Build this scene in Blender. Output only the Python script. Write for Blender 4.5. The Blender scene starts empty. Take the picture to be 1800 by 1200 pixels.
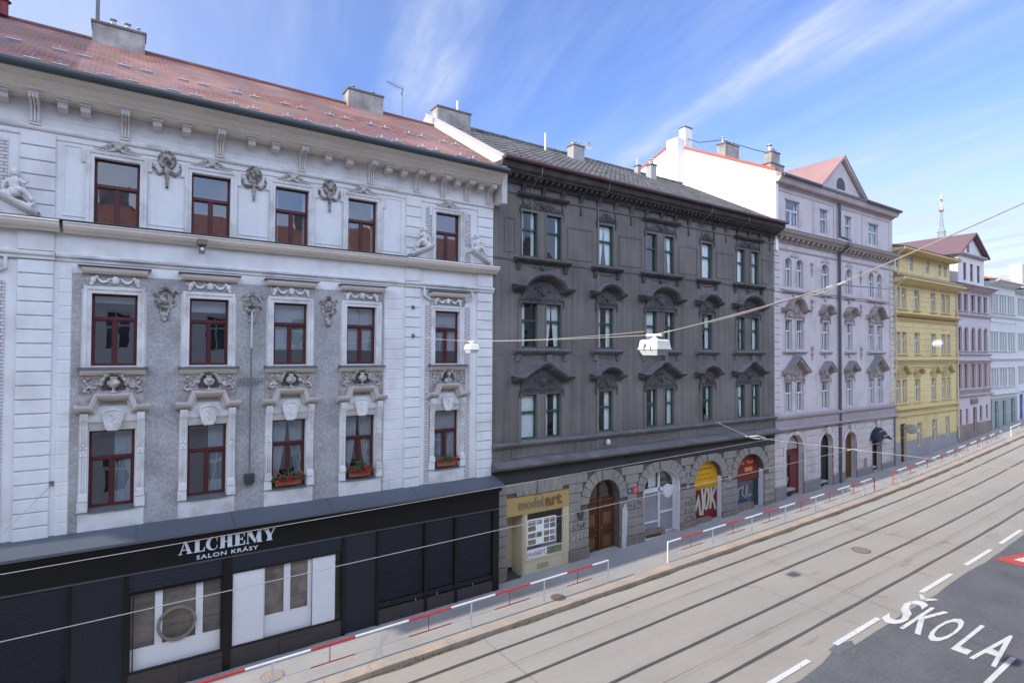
SKY, SUN, EXPO, CLOUD, FILL_CLOUD = .15, 4.2, .50, (3.5, 3.95, 4.9, 1), (19, 22, 29.5, 1)
import bpy, bmesh, math, random
import numpy as np
from mathutils import Vector
R = math.radians
sc = bpy.context.scene
C = sc.collection
rnd = random.Random(7)
F0 = 18.0                     # the plane of the house fronts; +x runs along the street, +y goes into the houses

# ------------------------------------------------------------------ street profile
_S = [-60, -30, 0, 11.6, 20, 30, 45, 56.3, 64.1, 80, 110, 140]
_Z = [-1.0, -.5, -.03, .18, .35, .58, 1.0, 1.54, 2.0, 3.05, 5.2, 7.2]
def G(s):
    return float(np.mean(np.interp([s - 4, s - 2, s, s + 2, s + 4], _S, _Z)))
def cv(s):
    t = min(1, max(0, (s - 30) / 32)); return .5 * t * t * (3 - 2 * t)

# ------------------------------------------------------------------ materials
MATS = {}
def M(name, col, rough=.8, var=.12, scale=1.3, streak=0, fine=.06, bump=0, bscale=60, spec=.3, metal=0, col2=None, patch=0, pscale=.6, along=0, pbias=.5):
    if name in MATS: return MATS[name]
    m = bpy.data.materials.new(name); m.use_nodes = True
    nt = m.node_tree; N = nt.nodes; L = nt.links
    b = N['Principled BSDF']
    b.inputs['Roughness'].default_value = rough; b.inputs['Metallic'].default_value = metal
    b.inputs['Specular IOR Level'].default_value = spec
    g = N.new('ShaderNodeNewGeometry')
    def noise(sc_, det=4, mapv=None):
        n = N.new('ShaderNodeTexNoise'); n.inputs['Scale'].default_value = sc_; n.inputs['Detail'].default_value = det
        if mapv:
            mp = N.new('ShaderNodeMapping'); mp.inputs['Scale'].default_value = mapv
            L.new(g.outputs['Position'], mp.inputs['Vector']); L.new(mp.outputs['Vector'], n.inputs['Vector'])
        else: L.new(g.outputs['Position'], n.inputs['Vector'])
        return n.outputs['Fac']
    def ma(op, a, b_):
        n = N.new('ShaderNodeMath'); n.operation = op
        for i, q in enumerate((a, b_)):
            if isinstance(q, (int, float)): n.inputs[i].default_value = q
            else: L.new(q, n.inputs[i])
        return n.outputs[0]
    v = 1.0
    for amt, n in ((var, lambda: noise(scale)), (fine, lambda: noise(scale * 14, 3)), (streak, lambda: noise(1, 3, (5, 5, .22))), (along, lambda: noise(1, 4, (.06, 2.2, 1)))):
        if amt:
            t = ma('MULTIPLY', ma('SUBTRACT', n(), .5), amt * 3.2)
            v = ma('ADD', v, t)
    colsock = None
    if col2 is not None:
        mx = N.new('ShaderNodeMix'); mx.data_type = 'RGBA'
        mx.inputs['A'].default_value = (*col, 1); mx.inputs['B'].default_value = (*col2, 1)
        rp = N.new('ShaderNodeMapRange'); rp.inputs['From Min'].default_value = pbias - patch; rp.inputs['From Max'].default_value = pbias + patch
        L.new(noise(pscale, 6), rp.inputs['Value']); L.new(rp.outputs['Result'], mx.inputs['Factor'])
        colsock = mx.outputs['Result']
    sv = N.new('ShaderNodeVectorMath'); sv.operation = 'SCALE'
    if colsock: L.new(colsock, sv.inputs[0])
    else: sv.inputs[0].default_value = col
    if isinstance(v, float): sv.inputs['Scale'].default_value = v
    else: L.new(v, sv.inputs['Scale'])
    L.new(sv.outputs[0], b.inputs['Base Color'])
    if bump:
        bp = N.new('ShaderNodeBump'); bp.inputs['Strength'].default_value = bump; bp.inputs['Distance'].default_value = .02
        L.new(noise(bscale, 3), bp.inputs['Height']); L.new(bp.outputs['Normal'], b.inputs['Normal'])
    MATS[name] = m
    return m

def brick_mat(name, col, col2, mortar, w, h, ms, slope=None, bump=.6, rough=.85, mossy=None):
    """bricks or tiles laid in x and (z or distance up the slope)"""
    m = bpy.data.materials.new(name); m.use_nodes = True
    nt = m.node_tree; N = nt.nodes; L = nt.links; b = N['Principled BSDF']
    b.inputs['Roughness'].default_value = rough; b.inputs['Specular IOR Level'].default_value = .25
    g = N.new('ShaderNodeNewGeometry'); sp = N.new('ShaderNodeSeparateXYZ'); L.new(g.outputs['Position'], sp.inputs[0])
    cb = N.new('ShaderNodeCombineXYZ'); L.new(sp.outputs['X'], cb.inputs['X'])
    if slope:
        d = N.new('ShaderNodeVectorMath'); d.operation = 'DOT_PRODUCT'; L.new(g.outputs['Position'], d.inputs[0]); d.inputs[1].default_value = slope
        L.new(d.outputs['Value'], cb.inputs['Y'])
    else: L.new(sp.outputs['Z'], cb.inputs['Y'])
    t = N.new('ShaderNodeTexBrick'); L.new(cb.outputs[0], t.inputs['Vector'])
    t.inputs['Color1'].default_value = (*col, 1); t.inputs['Color2'].default_value = (*col2, 1); t.inputs['Mortar'].default_value = (*mortar, 1)
    t.inputs['Scale'].default_value = 1; t.inputs['Mortar Size'].default_value = ms
    t.inputs['Brick Width'].default_value = w; t.inputs['Row Height'].default_value = h; t.inputs['Mortar Smooth'].default_value = .2
    out = t.outputs['Color']
    def mix(a, colb, sc_, lo, hi, fac=1.0):
        n = N.new('ShaderNodeTexNoise'); n.inputs['Scale'].default_value = sc_; n.inputs['Detail'].default_value = 6; L.new(g.outputs['Position'], n.inputs['Vector'])
        rp = N.new('ShaderNodeMapRange'); rp.inputs['From Min'].default_value = lo; rp.inputs['From Max'].default_value = hi; rp.inputs['To Max'].default_value = fac
        L.new(n.outputs['Fac'], rp.inputs['Value'])
        x = N.new('ShaderNodeMix'); x.data_type = 'RGBA'; L.new(rp.outputs['Result'], x.inputs['Factor']); L.new(a, x.inputs['A'])
        x.inputs['B'].default_value = (*colb, 1); return x.outputs['Result']
    for q in (mossy or []): out = mix(out, *q)
    L.new(out, b.inputs['Base Color'])
    bp = N.new('ShaderNodeBump'); bp.inputs['Strength'].default_value = bump; bp.inputs['Distance'].default_value = .02; bp.invert = True
    L.new(t.outputs['Fac'], bp.inputs['Height']); L.new(bp.outputs['Normal'], b.inputs['Normal'])
    MATS[name] = m
    return m

def glass_mat(name, tint=(.75, .8, .82), base=.13, wav=.12):
    m = bpy.data.materials.new(name); m.use_nodes = True
    nt = m.node_tree; N = nt.nodes; L = nt.links
    N.remove(N['Principled BSDF']); o = N['Material Output']
    tr = N.new('ShaderNodeBsdfTransparent'); tr.inputs[0].default_value = (*tint, 1)
    gl = N.new('ShaderNodeBsdfGlossy'); gl.inputs['Roughness'].default_value = .015; gl.inputs['Color'].default_value = (.95, .97, 1, 1)
    lf = N.new('ShaderNodeLayerWeight'); lf.inputs['Blend'].default_value = .5; lw = N.new('ShaderNodeMath'); lw.operation = 'POWER'; lw.inputs[1].default_value = 3.5; L.new(lf.outputs['Facing'], lw.inputs[0])
    ad = N.new('ShaderNodeMath'); ad.operation = 'ADD'; ad.use_clamp = True; ad.inputs[1].default_value = base; L.new(lw.outputs[0], ad.inputs[0])
    g = N.new('ShaderNodeNewGeometry'); n = N.new('ShaderNodeTexNoise'); n.inputs['Scale'].default_value = 1.7; n.inputs['Detail'].default_value = 1
    L.new(g.outputs['Position'], n.inputs['Vector'])
    bp = N.new('ShaderNodeBump'); bp.inputs['Strength'].default_value = wav; bp.inputs['Distance'].default_value = .05
    L.new(n.outputs['Fac'], bp.inputs['Height']); L.new(bp.outputs['Normal'], gl.inputs['Normal'])
    mx = N.new('ShaderNodeMixShader'); L.new(ad.outputs[0], mx.inputs[0]); L.new(tr.outputs[0], mx.inputs[1]); L.new(gl.outputs[0], mx.inputs[2])
    L.new(mx.outputs[0], o.inputs['Surface'])
    MATS[name] = m
    return m

# ------------------------------------------------------------------ mesh builder
WORLD = {}
class MB:
    def __init__(s): s.v = []; s.f = []; s.m = []; s.mi = 0; s.y = F0
    def add(s, vs, fs):
        o = len(s.v); s.v += [tuple(p) for p in vs]
        for f in fs: s.f.append(tuple(o + i for i in f)); s.m.append(s.mi)
        return s
    def box(s, x0, x1, y0, y1, z0, z1, ch=0):
        if ch:   # front edges chamfered
            c = ch
            vs = [(x0, y1, z0), (x1, y1, z0), (x1, y1, z1), (x0, y1, z1), (x0, y0 + c, z0), (x1, y0 + c, z0), (x1, y0 + c, z1), (x0, y0 + c, z1),
                  (x0 + c, y0, z0 + c), (x1 - c, y0, z0 + c), (x1 - c, y0, z1 - c), (x0 + c, y0, z1 - c)]
            return s.add(vs, [(3, 2, 1, 0), (0, 1, 5, 4), (1, 2, 6, 5), (2, 3, 7, 6), (3, 0, 4, 7), (4, 5, 9, 8), (5, 6, 10, 9), (6, 7, 11, 10), (7, 4, 8, 11), (8, 9, 10, 11)])
        vs = [(x0, y0, z0), (x1, y0, z0), (x1, y1, z0), (x0, y1, z0), (x0, y0, z1), (x1, y0, z1), (x1, y1, z1), (x0, y1, z1)]
        return s.add(vs, [(3, 2, 1, 0), (4, 5, 6, 7), (0, 1, 5, 4), (1, 2, 6, 5), (2, 3, 7, 6), (3, 0, 4, 7)])
    def hexa(s, a, b):     # two quads a (4 pts), b (4 pts)
        return s.add(list(a) + list(b), [(0, 1, 2, 3), (7, 6, 5, 4), (0, 4, 5, 1), (1, 5, 6, 2), (2, 6, 7, 3), (3, 7, 4, 0)])
    def prism(s, poly, y0, y1):     # poly in (x, z), extruded in y
        n = len(poly)
        vs = [(x, y0, z) for x, z in poly] + [(x, y1, z) for x, z in poly]
        return s.add(vs, [tuple(range(n)), tuple(range(2 * n - 1, n - 1, -1))] + [(i, i + n, (i + 1) % n + n, (i + 1) % n) for i in range(n)])
    def prism_x(s, poly, x0, x1):   # poly in (y, z), extruded in x
        n = len(poly)
        vs = [(x0, y, z) for y, z in poly] + [(x1, y, z) for y, z in poly]
        return s.add(vs, [tuple(range(n)), tuple(range(2 * n - 1, n - 1, -1))] + [(i, i + n, (i + 1) % n + n, (i + 1) % n) for i in range(n)])
    def sweep(s, path, prof, closed=False, y=None):
        """profile (n, out) carried along a path in the plane of the front; n is to the left of the path, out towards the street"""
        y = s.y if y is None else y
        P = [Vector(p) for p in path]; n = len(P); k = len(prof); o = len(s.v)
        for i in range(n):
            a = P[i] - P[i - 1] if (closed or i > 0) else None
            b = P[(i + 1) % n] - P[i] if (closed or i < n - 1) else None
            a = a or b; b = b or a
            a = a.normalized(); b = b.normalized()
            na = Vector((-a.y, a.x)); nb = Vector((-b.y, b.x))
            m = (na + nb) / max(.25, 1 + na.dot(nb))
            for q, out in prof:
                w = P[i] + m * q; s.v.append((w.x, y - out, w.y))
        for i in range(n if closed else n - 1):
            i2 = (i + 1) % n
            for j in range(k):
                j2 = (j + 1) % k
                s.f.append((o + i * k + j, o + i2 * k + j, o + i2 * k + j2, o + i * k + j2)); s.m.append(s.mi)
        if not closed:
            s.f.append(tuple(o + j for j in range(k))); s.m.append(s.mi)
            s.f.append(tuple(o + (n - 1) * k + j for j in range(k - 1, -1, -1))); s.m.append(s.mi)
        return s
    def band(s, x0, x1, prof, y=None):    # straight moulding, profile (z, out)
        return s.sweep([(x0, 0), (x1, 0)], prof, y=y)
    def tube(s, pts, r, n=6, cap=True, flat=1.0):
        P = [Vector(p) for p in pts]; o = len(s.v); k = len(P)
        up = None
        for i in range(k):
            t = (P[min(i + 1, k - 1)] - P[max(i - 1, 0)]).normalized()
            if up is None: up = Vector((0, 0, 1)) if abs(t.z) < .9 else Vector((0, 1, 0))
            u = t.cross(up).normalized(); w = u.cross(t).normalized()
            rr = r[i] if isinstance(r, (list, tuple)) else r
            for j in range(n):
                a = 2 * math.pi * j / n; s.v.append(tuple(P[i] + u * (rr * math.cos(a)) + w * (rr * math.sin(a) * flat)))
        for i in range(k - 1):
            for j in range(n):
                j2 = (j + 1) % n; s.f.append((o + i * n + j, o + i * n + j2, o + (i + 1) * n + j2, o + (i + 1) * n + j)); s.m.append(s.mi)
        if cap:
            s.f.append(tuple(o + j for j in range(n))); s.m.append(s.mi)
            s.f.append(tuple(o + (k - 1) * n + j for j in range(n - 1, -1, -1))); s.m.append(s.mi)
        return s
    def lathe(s, prof, c=(0, 0, 0), n=12, sy=1.0):     # prof (r, z) turned about z
        o = len(s.v); k = len(prof)
        for r, z in prof:
            for j in range(n):
                a = 2 * math.pi * j / n; s.v.append((c[0] + r * math.cos(a), c[1] + r * math.sin(a) * sy, c[2] + z))
        for i in range(k - 1):
            for j in range(n):
                j2 = (j + 1) % n; s.f.append((o + i * n + j, o + i * n + j2, o + (i + 1) * n + j2, o + (i + 1) * n + j)); s.m.append(s.mi)
        s.f.append(tuple(o + j for j in range(n - 1, -1, -1))); s.m.append(s.mi)
        s.f.append(tuple(o + (k - 1) * n + j for j in range(n))); s.m.append(s.mi)
        return s
    def ball(s, c, r, n=8, m=5):
        if not isinstance(r, (tuple, list)): r = (r, r, r)
        vs = [(c[0], c[1], c[2] - r[2])]
        for i in range(1, m):
            t = -math.pi / 2 + math.pi * i / m
            for j in range(n):
                a = 2 * math.pi * j / n; vs.append((c[0] + r[0] * math.cos(t) * math.cos(a), c[1] + r[1] * math.cos(t) * math.sin(a), c[2] + r[2] * math.sin(t)))
        vs.append((c[0], c[1], c[2] + r[2])); fs = []
        for j in range(n):
            j2 = (j + 1) % n; fs.append((0, 1 + j2, 1 + j)); L = 1 + (m - 2) * n; fs.append((len(vs) - 1, L + j, L + j2))
            for i in range(m - 2): a = 1 + i * n; fs.append((a + j, a + j2, a + n + j2, a + n + j))
        return s.add(vs, fs)
    def ribbon(s, pts, w, y):    # a flat painted stroke in the plane of the front
        return s.sweep(pts, [(-w / 2, 0), (w / 2, 0), (w / 2, -.001), (-w / 2, -.001)], y=y)
    def build(s, name, mats, parent=None, org=None, smooth=False, mesh_only=False, recalc=True):
        mats = mats if isinstance(mats, (list, tuple)) else [mats]
        pw = WORLD[parent.name] if parent else Vector((0, 0, 0))
        org = Vector(org) if org is not None else pw
        me = bpy.data.meshes.new(name)
        me.from_pydata([(x - org.x, y - org.y, z - org.z) for x, y, z in s.v], [], s.f)
        for m in mats: me.materials.append(m)
        if len(mats) > 1: me.polygons.foreach_set('material_index', s.m)
        if recalc:
            b = bmesh.new(); b.from_mesh(me); bmesh.ops.recalc_face_normals(b, faces=b.faces); b.to_mesh(me); b.free()
        if smooth: me.polygons.foreach_set('use_smooth', [True] * len(me.polygons))
        if mesh_only: return me
        return put(name, me, parent, org)
def put(name, me, parent, org):
    o = bpy.data.objects.new(name, me); C.objects.link(o)
    org = Vector(org); pw = WORLD[parent.name] if parent else Vector((0, 0, 0))
    if parent: o.parent = parent
    o.location = org - pw
    WORLD[o.name] = org
    return o
def tag(o, label=None, cat=None, group=None, kind=None):
    for k, v in (('label', label), ('category', cat), ('group', group), ('kind', kind)):
        if v: o[k] = v
    return o
def thing(name, loc, label, cat, group=None):
    o = bpy.data.objects.new(name, None); C.objects.link(o); o.location = loc; o.empty_display_size = .2
    WORLD[o.name] = Vector(loc)
    return tag(o, label, cat, group)
def struct(o): return tag(o, kind='structure')
def remesh(mb, vox, name, mat, smooth=True):
    """melt the pieces of a carved ornament into one skin"""
    me = mb.build(name, mat, mesh_only=True, org=(0, 0, 0))
    o = bpy.data.objects.new(name, me); C.objects.link(o)
    md = o.modifiers.new('r', 'REMESH'); md.mode = 'VOXEL'; md.voxel_size = vox; md.use_smooth_shade = smooth
    ev = o.evaluated_get(bpy.context.evaluated_depsgraph_get())
    out = bpy.data.meshes.new_from_object(ev); out.name = name
    if not out.materials: out.materials.append(mat)
    bpy.data.objects.remove(o); bpy.data.meshes.remove(me)
    return out
def text_shape(txt, bold=0.0, space=1.0):
    """(verts, faces) of a flat text in (x, z), scaled to the unit box"""
    cu = bpy.data.curves.new('t', 'FONT'); cu.body = txt; cu.offset = bold; cu.space_character = space; cu.resolution_u = 3
    o = bpy.data.objects.new('t', cu); C.objects.link(o)
    me = bpy.data.meshes.new_from_object(o.evaluated_get(bpy.context.evaluated_depsgraph_get()))
    v = [(p.co.x, p.co.y) for p in me.vertices]; f = [tuple(p.vertices) for p in me.polygons]
    bpy.data.objects.remove(o); bpy.data.curves.remove(cu); bpy.data.meshes.remove(me)
    x0 = min(p[0] for p in v); x1 = max(p[0] for p in v); z0 = min(p[1] for p in v); z1 = max(p[1] for p in v)
    return [((x - x0) / (x1 - x0), (z - z0) / (z1 - z0)) for x, z in v], f
def text(mb, txt, x0, x1, z0, z1, y, depth=.012, bold=0.0, space=1.0, front=None):
    v, f = text_shape(txt, bold, space); n = len(v)
    P = [(x0 + a * (x1 - x0), z0 + b * (z1 - z0)) for a, b in v]
    mb.add([(x, y - depth, z) for x, z in P] , f)
    if depth > .004:
        cnt = {}
        for q in f:
            for i in range(len(q)):
                a, b = q[i], q[(i + 1) % len(q)]; cnt[(min(a, b), max(a, b))] = cnt.get((min(a, b), max(a, b)), []) + [(a, b)]
        for e in cnt.values():
            if len(e) == 1:
                a, b = e[0]; mb.add([(P[a][0], y - depth, P[a][1]), (P[b][0], y - depth, P[b][1]), (P[b][0], y, P[b][1]), (P[a][0], y, P[a][1])], [(0, 1, 2, 3)])

# ------------------------------------------------------------------ walls with openings
def arch_pts(xa, xb, zs, rise, n=12, rev=False):
    xc, h = (xa + xb) / 2, (xb - xa) / 2
    p = [(xc - h * math.cos(math.pi * i / n), zs + rise * math.sin(math.pi * i / n)) for i in range(n + 1)]
    return p[::-1] if rev else p
def pierced(mb, x0, x1, z0, z1, ops, depth, y=F0):
    """front sheet with real openings and reveals; ops: (xa, xb, za, zb[, rise])"""
    ops = [o if len(o) > 4 else (*o, 0) for o in ops]
    ops = [o for o in ops if o[1] > x0 and o[0] < x1 and o[3] > z0 and o[2] < z1]
    xs = sorted({x0, x1, *[a for o in ops for a in o[:2] if x0 < a < x1]})
    zs = sorted({z0, z1, *[a for o in ops for a in o[2:4] if z0 < a < z1]})
    for i in range(len(xs) - 1):
        zrun = None
        for j in range(len(zs) - 1):
            cx, cz = (xs[i] + xs[i + 1]) / 2, (zs[j] + zs[j + 1]) / 2
            hole = any(o[0] < cx < o[1] and o[2] < cz < o[3] for o in ops)
            if not hole: mb.add([(xs[i], y, zs[j]), (xs[i + 1], y, zs[j]), (xs[i + 1], y, zs[j + 1]), (xs[i], y, zs[j + 1])], [(0, 1, 2, 3)])
    for xa, xb, za, zb, rise in ops:
        if rise:
            zsn = zb - rise; A = arch_pts(xa, xb, zsn, rise, 14)
            h = len(A) // 2
            mb.add([(x, y, z) for x, z in A[:h + 1]] + [(xa, y, zb)], [tuple(range(h + 2))])
            mb.add([(x, y, z) for x, z in A[h:]] + [(xb, y, zb)], [tuple(range(len(A) - h + 1))])
            out = [(xa, za)] + A + [(xb, za)]
        else: out = [(xa, za), (xa, zb), (xb, zb), (xb, za)]
        n = len(out)
        mb.add([(x, y, z) for x, z in out] + [(x, y + depth, z) for x, z in out], [(i, (i + 1) % n, n + (i + 1) % n, n + i) for i in range(n)])
    return mb
def shell(mb, x0, x1, z0, z1, y1, y=F0, top=True):
    """sides, back and lid behind a front sheet"""
    f = [(0, 1, 5, 4), (2, 3, 7, 6), (1, 2, 6, 5)] + ([(4, 5, 6, 7)] if top else [])
    mb.add([(x0, y, z0), (x0, y1, z0), (x1, y1, z0), (x1, y, z0), (x0, y, z1), (x0, y1, z1), (x1, y1, z1), (x1, y, z1)], f)
def courses(mb, x0, x1, z0, z1, h, gap, out, ops=(), y=F0, ch=.015, stag=0):
    """rusticated courses with grooves; ops cut them (xa, xb, za, zb, rise, ring)"""
    n = max(1, round((z1 - z0) / h)); h = (z1 - z0) / n
    for i in range(n):
        a, b = z0 + i * h + gap / 2, z0 + (i + 1) * h - gap / 2
        cuts = []
        for xa, xb, za, zb, rise, ring in ops:
            if b <= za: continue
            zs = zb - rise; w = (xb - xa) / 2; xc = (xa + xb) / 2
            if a < zs: cuts.append((xa, xb))
            if rise and b > zs:
                t = max(0, a - zs) / (rise + ring)
                if t < 1: cuts.append((xc - (w + ring) * math.sqrt(1 - t * t), xc + (w + ring) * math.sqrt(1 - t * t)))
            elif not rise and a < zb + ring: cuts.append((xa, xb))
        p = x0
        for u, v in sorted(cuts) + [(x1, x1)]:
            u, v = min(u, x1), min(v, x1)
            if u - p > .06: mb.box(p, u, y - out, y + .02, a, b, ch=min(ch, out * .8))
            p = max(p, v)
def voussoirs(mb, xa, xb, zs, rise, ring, out, n=9, y=F0, ztop=None, key=True):
    xc, w = (xa + xb) / 2, (xb - xa) / 2
    for i in range(n):
        a0, a1 = math.pi * i / n + .012, math.pi * (i + 1) / n - .012
        pin = [(xc - w * math.cos(a), zs + rise * math.sin(a)) for a in (a0, (a0 + a1) / 2, a1)]
        po = [(xc - (w + ring) * math.cos(a), zs + (rise + ring) * math.sin(a)) for a in (a1, (a0 + a1) / 2, a0)]
        if ztop: po = [(x, min(z, ztop)) for x, z in po]
        mb.prism(pin + po, y - out - (.05 if key and i == n // 2 else 0), y + .02)

# ------------------------------------------------------------------ windows (cached meshes, every window its own objects)
WC = {}
def window(parent, xa, xb, za, zb, mats, rise=0, transom=.68, mull=True, y=F0 + .17, fw=.055, fill=None, name='window', fx=0):
    """frame with its glazing bars; children: pane, and a curtain or blind"""
    w, h = round(xb - xa, 3), round(zb - za, 3)
    key = (w, h, rise, transom, mull, fw, mats[0].name, fill, fx)
    if key not in WC:
        mb = MB(); mb.y = 0
        if rise: out = [(-w / 2, 0), (w / 2, 0)] + arch_pts(-w / 2, w / 2, h - rise, rise, 12, True)[0:]
        else: out = [(-w / 2, 0), (w / 2, 0), (w / 2, h), (-w / 2, h)]
        mb.sweep(out, [(0, 0), (0, .05), (fw * .8, .055), (fw, .035), (fw, 0)], closed=True)
        zt = h * transom if transom else h
        if transom: mb.box(-w / 2 + fw * .8, w / 2 - fw * .8, -.075, 0, zt - .045, zt + .045, ch=.01)
        if mull:
            mb.box(-.035, .035, -.06, -.002, fw * .8, zt - .046, ch=.008)
            if fw > .04:      # inner sash rims
                for s in (-1, 1):
                    a, b = sorted((s * .036, s * (w / 2 - fw * .9)))
                    mb.sweep([(a, fw * .9), (b, fw * .9), (b, zt - .05), (a, zt - .05)], [(0, .002), (0, .04), (.028, .036), (.03, .002)], closed=True)
        fr = mb.build('window', mats[0], mesh_only=True, org=(0, 0, 0))
        p = MB()
        A = [(x * .985, z if z < .01 else z * .993) for x, z in out]
        p.add([(x, -.014, z) for x, z in A], [tuple(range(len(A)))])
        pn = p.build('pane', mats[1], mesh_only=True, org=(0, 0, 0), recalc=False)
        cu = None
        if fill:
            c = MB(); kind, amt = fill
            def drape(x0, x1, x0b, x1b, z0, z1):
                n = max(6, int(abs(x1 - x0) * 40)); vs = []
                for t in (0, .35, .7, 1):
                    for i in range(n + 1):
                        u = i / n; a = x0 + (x0b - x0) * t ** 1.6; b = x1 + (x1b - x1) * t ** 1.6
                        vs.append((a + (b - a) * u, .055 + .018 * math.sin(u * n * 1.25), z1 + (z0 - z1) * t))
                c.add(vs, [(r * (n + 1) + i, r * (n + 1) + i + 1, (r + 1) * (n + 1) + i + 1, (r + 1) * (n + 1) + i) for r in range(3) for i in range(n)])
            if kind == 'blind': c.box(-w / 2 + .03, w / 2 - .03, .07, .075, h * (1 - amt), h - .02)
            elif kind == 'sides': drape(-w / 2 + .03, -w / 2 + w * amt, -w / 2 + .03, -w / 2 + w * amt, .05, h - .05); drape(w / 2 - w * amt, w / 2 - .03, w / 2 - w * amt, w / 2 - .03, .05, h - .05)
            elif kind == 'parted': drape(-w / 2 + .03, -.02, -w / 2 + .03, -w / 2 + w * amt, .06, h - .05); drape(.02, w / 2 - .03, w / 2 - w * amt, w / 2 - .03, .06, h - .05)
            elif kind == 'full': drape(-w / 2 + .03, w / 2 - .03, -w / 2 + .03, w / 2 - .03, .05, h - .05)
            elif kind == 'left': drape(-w / 2 + .03, w * (amt - .5), -w / 2 + .03, w * (amt - .5), .05, h - .05)
            elif kind == 'right': drape(w * (.5 - amt), w / 2 - .03, w * (.5 - amt), w / 2 - .03, .05, h - .05)
            cu = c.build('blind' if kind == 'blind' else 'curtain', mats[2], mesh_only=True, org=(0, 0, 0), smooth=kind != 'blind')
        WC[key] = (fr, pn, cu)
    fr, pn, cu = WC[key]
    org = ((xa + xb) / 2, y, za)
    o = put(name, fr, parent, org)
    put('pane', pn, o, org)
    if cu: put(cu.name.split('.')[0], cu, o, org)
    return o
def rect(xa, xb, za, zb): return [(xa, za), (xb, za), (xb, zb), (xa, zb)]
def stamp(name, me, parent, x, z, out=0, y=F0, sx=None):
    o = put(name, me, parent, (x, y - out, z))
    if sx: o.scale.x = sx
    return o
# ------------------------------------------------------------------ camera
cam = bpy.data.cameras.new('camera'); cam.sensor_width = 36; cam.lens = 36 * 1000 / 1800; cam.clip_end = 3000; cam.clip_start = .05
co = bpy.data.objects.new('camera', cam); C.objects.link(co); sc.camera = co
from mathutils import Matrix
_r, _u, _f = (.82593342, -.56374134, .00544915), (-.01547038, -.01300148, .99979579), (.56355538, .82584905, .01945965)
co.matrix_world = Matrix(((_r[0], _u[0], -_f[0], 0), (_r[1], _u[1], -_f[1], 0), (_r[2], _u[2], -_f[2], 8.8), (0, 0, 0, 1)))

# ------------------------------------------------------------------ sky and sun
EL = 31.0
w = bpy.data.worlds.new('World'); sc.world = w; w.use_nodes = True
nt = w.node_tree; N = nt.nodes; L = nt.links
bg = N['Background']; bg.inputs['Strength'].default_value = SKY
sk = N.new('ShaderNodeTexSky'); sk.sky_type = 'NISHITA'; sk.sun_disc = False; sk.sun_elevation = R(EL); sk.sun_rotation = R(270)
sk.air_density = 1.15; sk.dust_density = .7; sk.ozone_density = 1.6; sk.altitude = 200
tc = N.new('ShaderNodeTexCoord'); sp = N.new('ShaderNodeSeparateXYZ'); L.new(tc.outputs['Generated'], sp.inputs[0])
def ma(op, a, b=None, clamp=False):
    n = N.new('ShaderNodeMath'); n.operation = op; n.use_clamp = clamp
    for i, q in enumerate((a, b)):
        if q is None: continue
        if isinstance(q, (int, float)): n.inputs[i].default_value = q
        else: L.new(q, n.inputs[i])
    return n.outputs[0]
den = ma('ADD', ma('MAXIMUM', sp.outputs['Z'], 0), .1)
px, py = ma('DIVIDE', sp.outputs['X'], den), ma('DIVIDE', sp.outputs['Y'], den)
q = ma('SUBTRACT', px, ma('MULTIPLY', py, .21))
def cnoise(sx, sy, det, off=0):
    cb = N.new('ShaderNodeCombineXYZ'); L.new(ma('MULTIPLY', q, sx), cb.inputs[0]); L.new(ma('MULTIPLY', py, sy), cb.inputs[1]); cb.inputs[2].default_value = off
    n = N.new('ShaderNodeTexNoise'); n.inputs['Scale'].default_value = 1; n.inputs['Detail'].default_value = det; n.inputs['Roughness'].default_value = .62
    n.inputs['Distortion'].default_value = .25
    L.new(cb.outputs[0], n.inputs['Vector']); return n.outputs['Fac']
def rng(v, a, b, c=0, d=1):
    n = N.new('ShaderNodeMapRange'); n.interpolation_type = 'SMOOTHSTEP'
    for i, z in zip(('From Min', 'From Max', 'To Min', 'To Max'), (a, b, c, d)): n.inputs[i].default_value = z
    L.new(v, n.inputs['Value']); return n.outputs['Result']
wob = ma('MULTIPLY', ma('SUBTRACT', cnoise(1.5, 2.2, 3, 7), .5), .22)
def streak(q0, wid, ya, yb, amt):
    d = ma('DIVIDE', ma('SUBTRACT', ma('ADD', q, wob), q0), wid)
    g_ = ma('DIVIDE', 1, ma('ADD', 1, ma('POWER', ma('MULTIPLY', d, d), 1.3)))
    return ma('MULTIPLY', ma('MULTIPLY', ma('MULTIPLY', g_, rng(py, ya - .25, ya + .15)), rng(py, yb - .3, yb + .12, 1, 0)), amt)
wisps = rng(cnoise(5, .9, 7), .34, .78)
fine = rng(cnoise(11, 3, 5, 3), .25, .75, .45, 1)
bands = streak(1.295, .052, .2, 1.75, 1.05)
for s_ in ((1.46, .07, .1, .95, .7), (.39, .085, .9, 1.8, 1.0), (2.1, .25, .2, 1.6, .3), (1.02, .05, .2, .9, .25)): bands = ma('ADD', bands, streak(*s_))
veil = ma('MULTIPLY', rng(sp.outputs['Z'], .36, .12), ma('ADD', ma('MULTIPLY', wisps, .7), .55))
left = ma('MULTIPLY', rng(px, .75, -.5), .62)
cl = ma('ADD', ma('ADD', ma('MULTIPLY', ma('MULTIPLY', bands, fine), ma('ADD', ma('MULTIPLY', wisps, .6), .4)), veil), ma('ADD', ma('MULTIPLY', wisps, .22), left), True)
mx = N.new('ShaderNodeMix'); mx.data_type = 'RGBA'
hs = N.new('ShaderNodeHueSaturation'); hs.inputs['Saturation'].default_value = 1.17; hs.inputs['Value'].default_value = 1.0
L.new(sk.outputs[0], hs.inputs['Color'])
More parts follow.
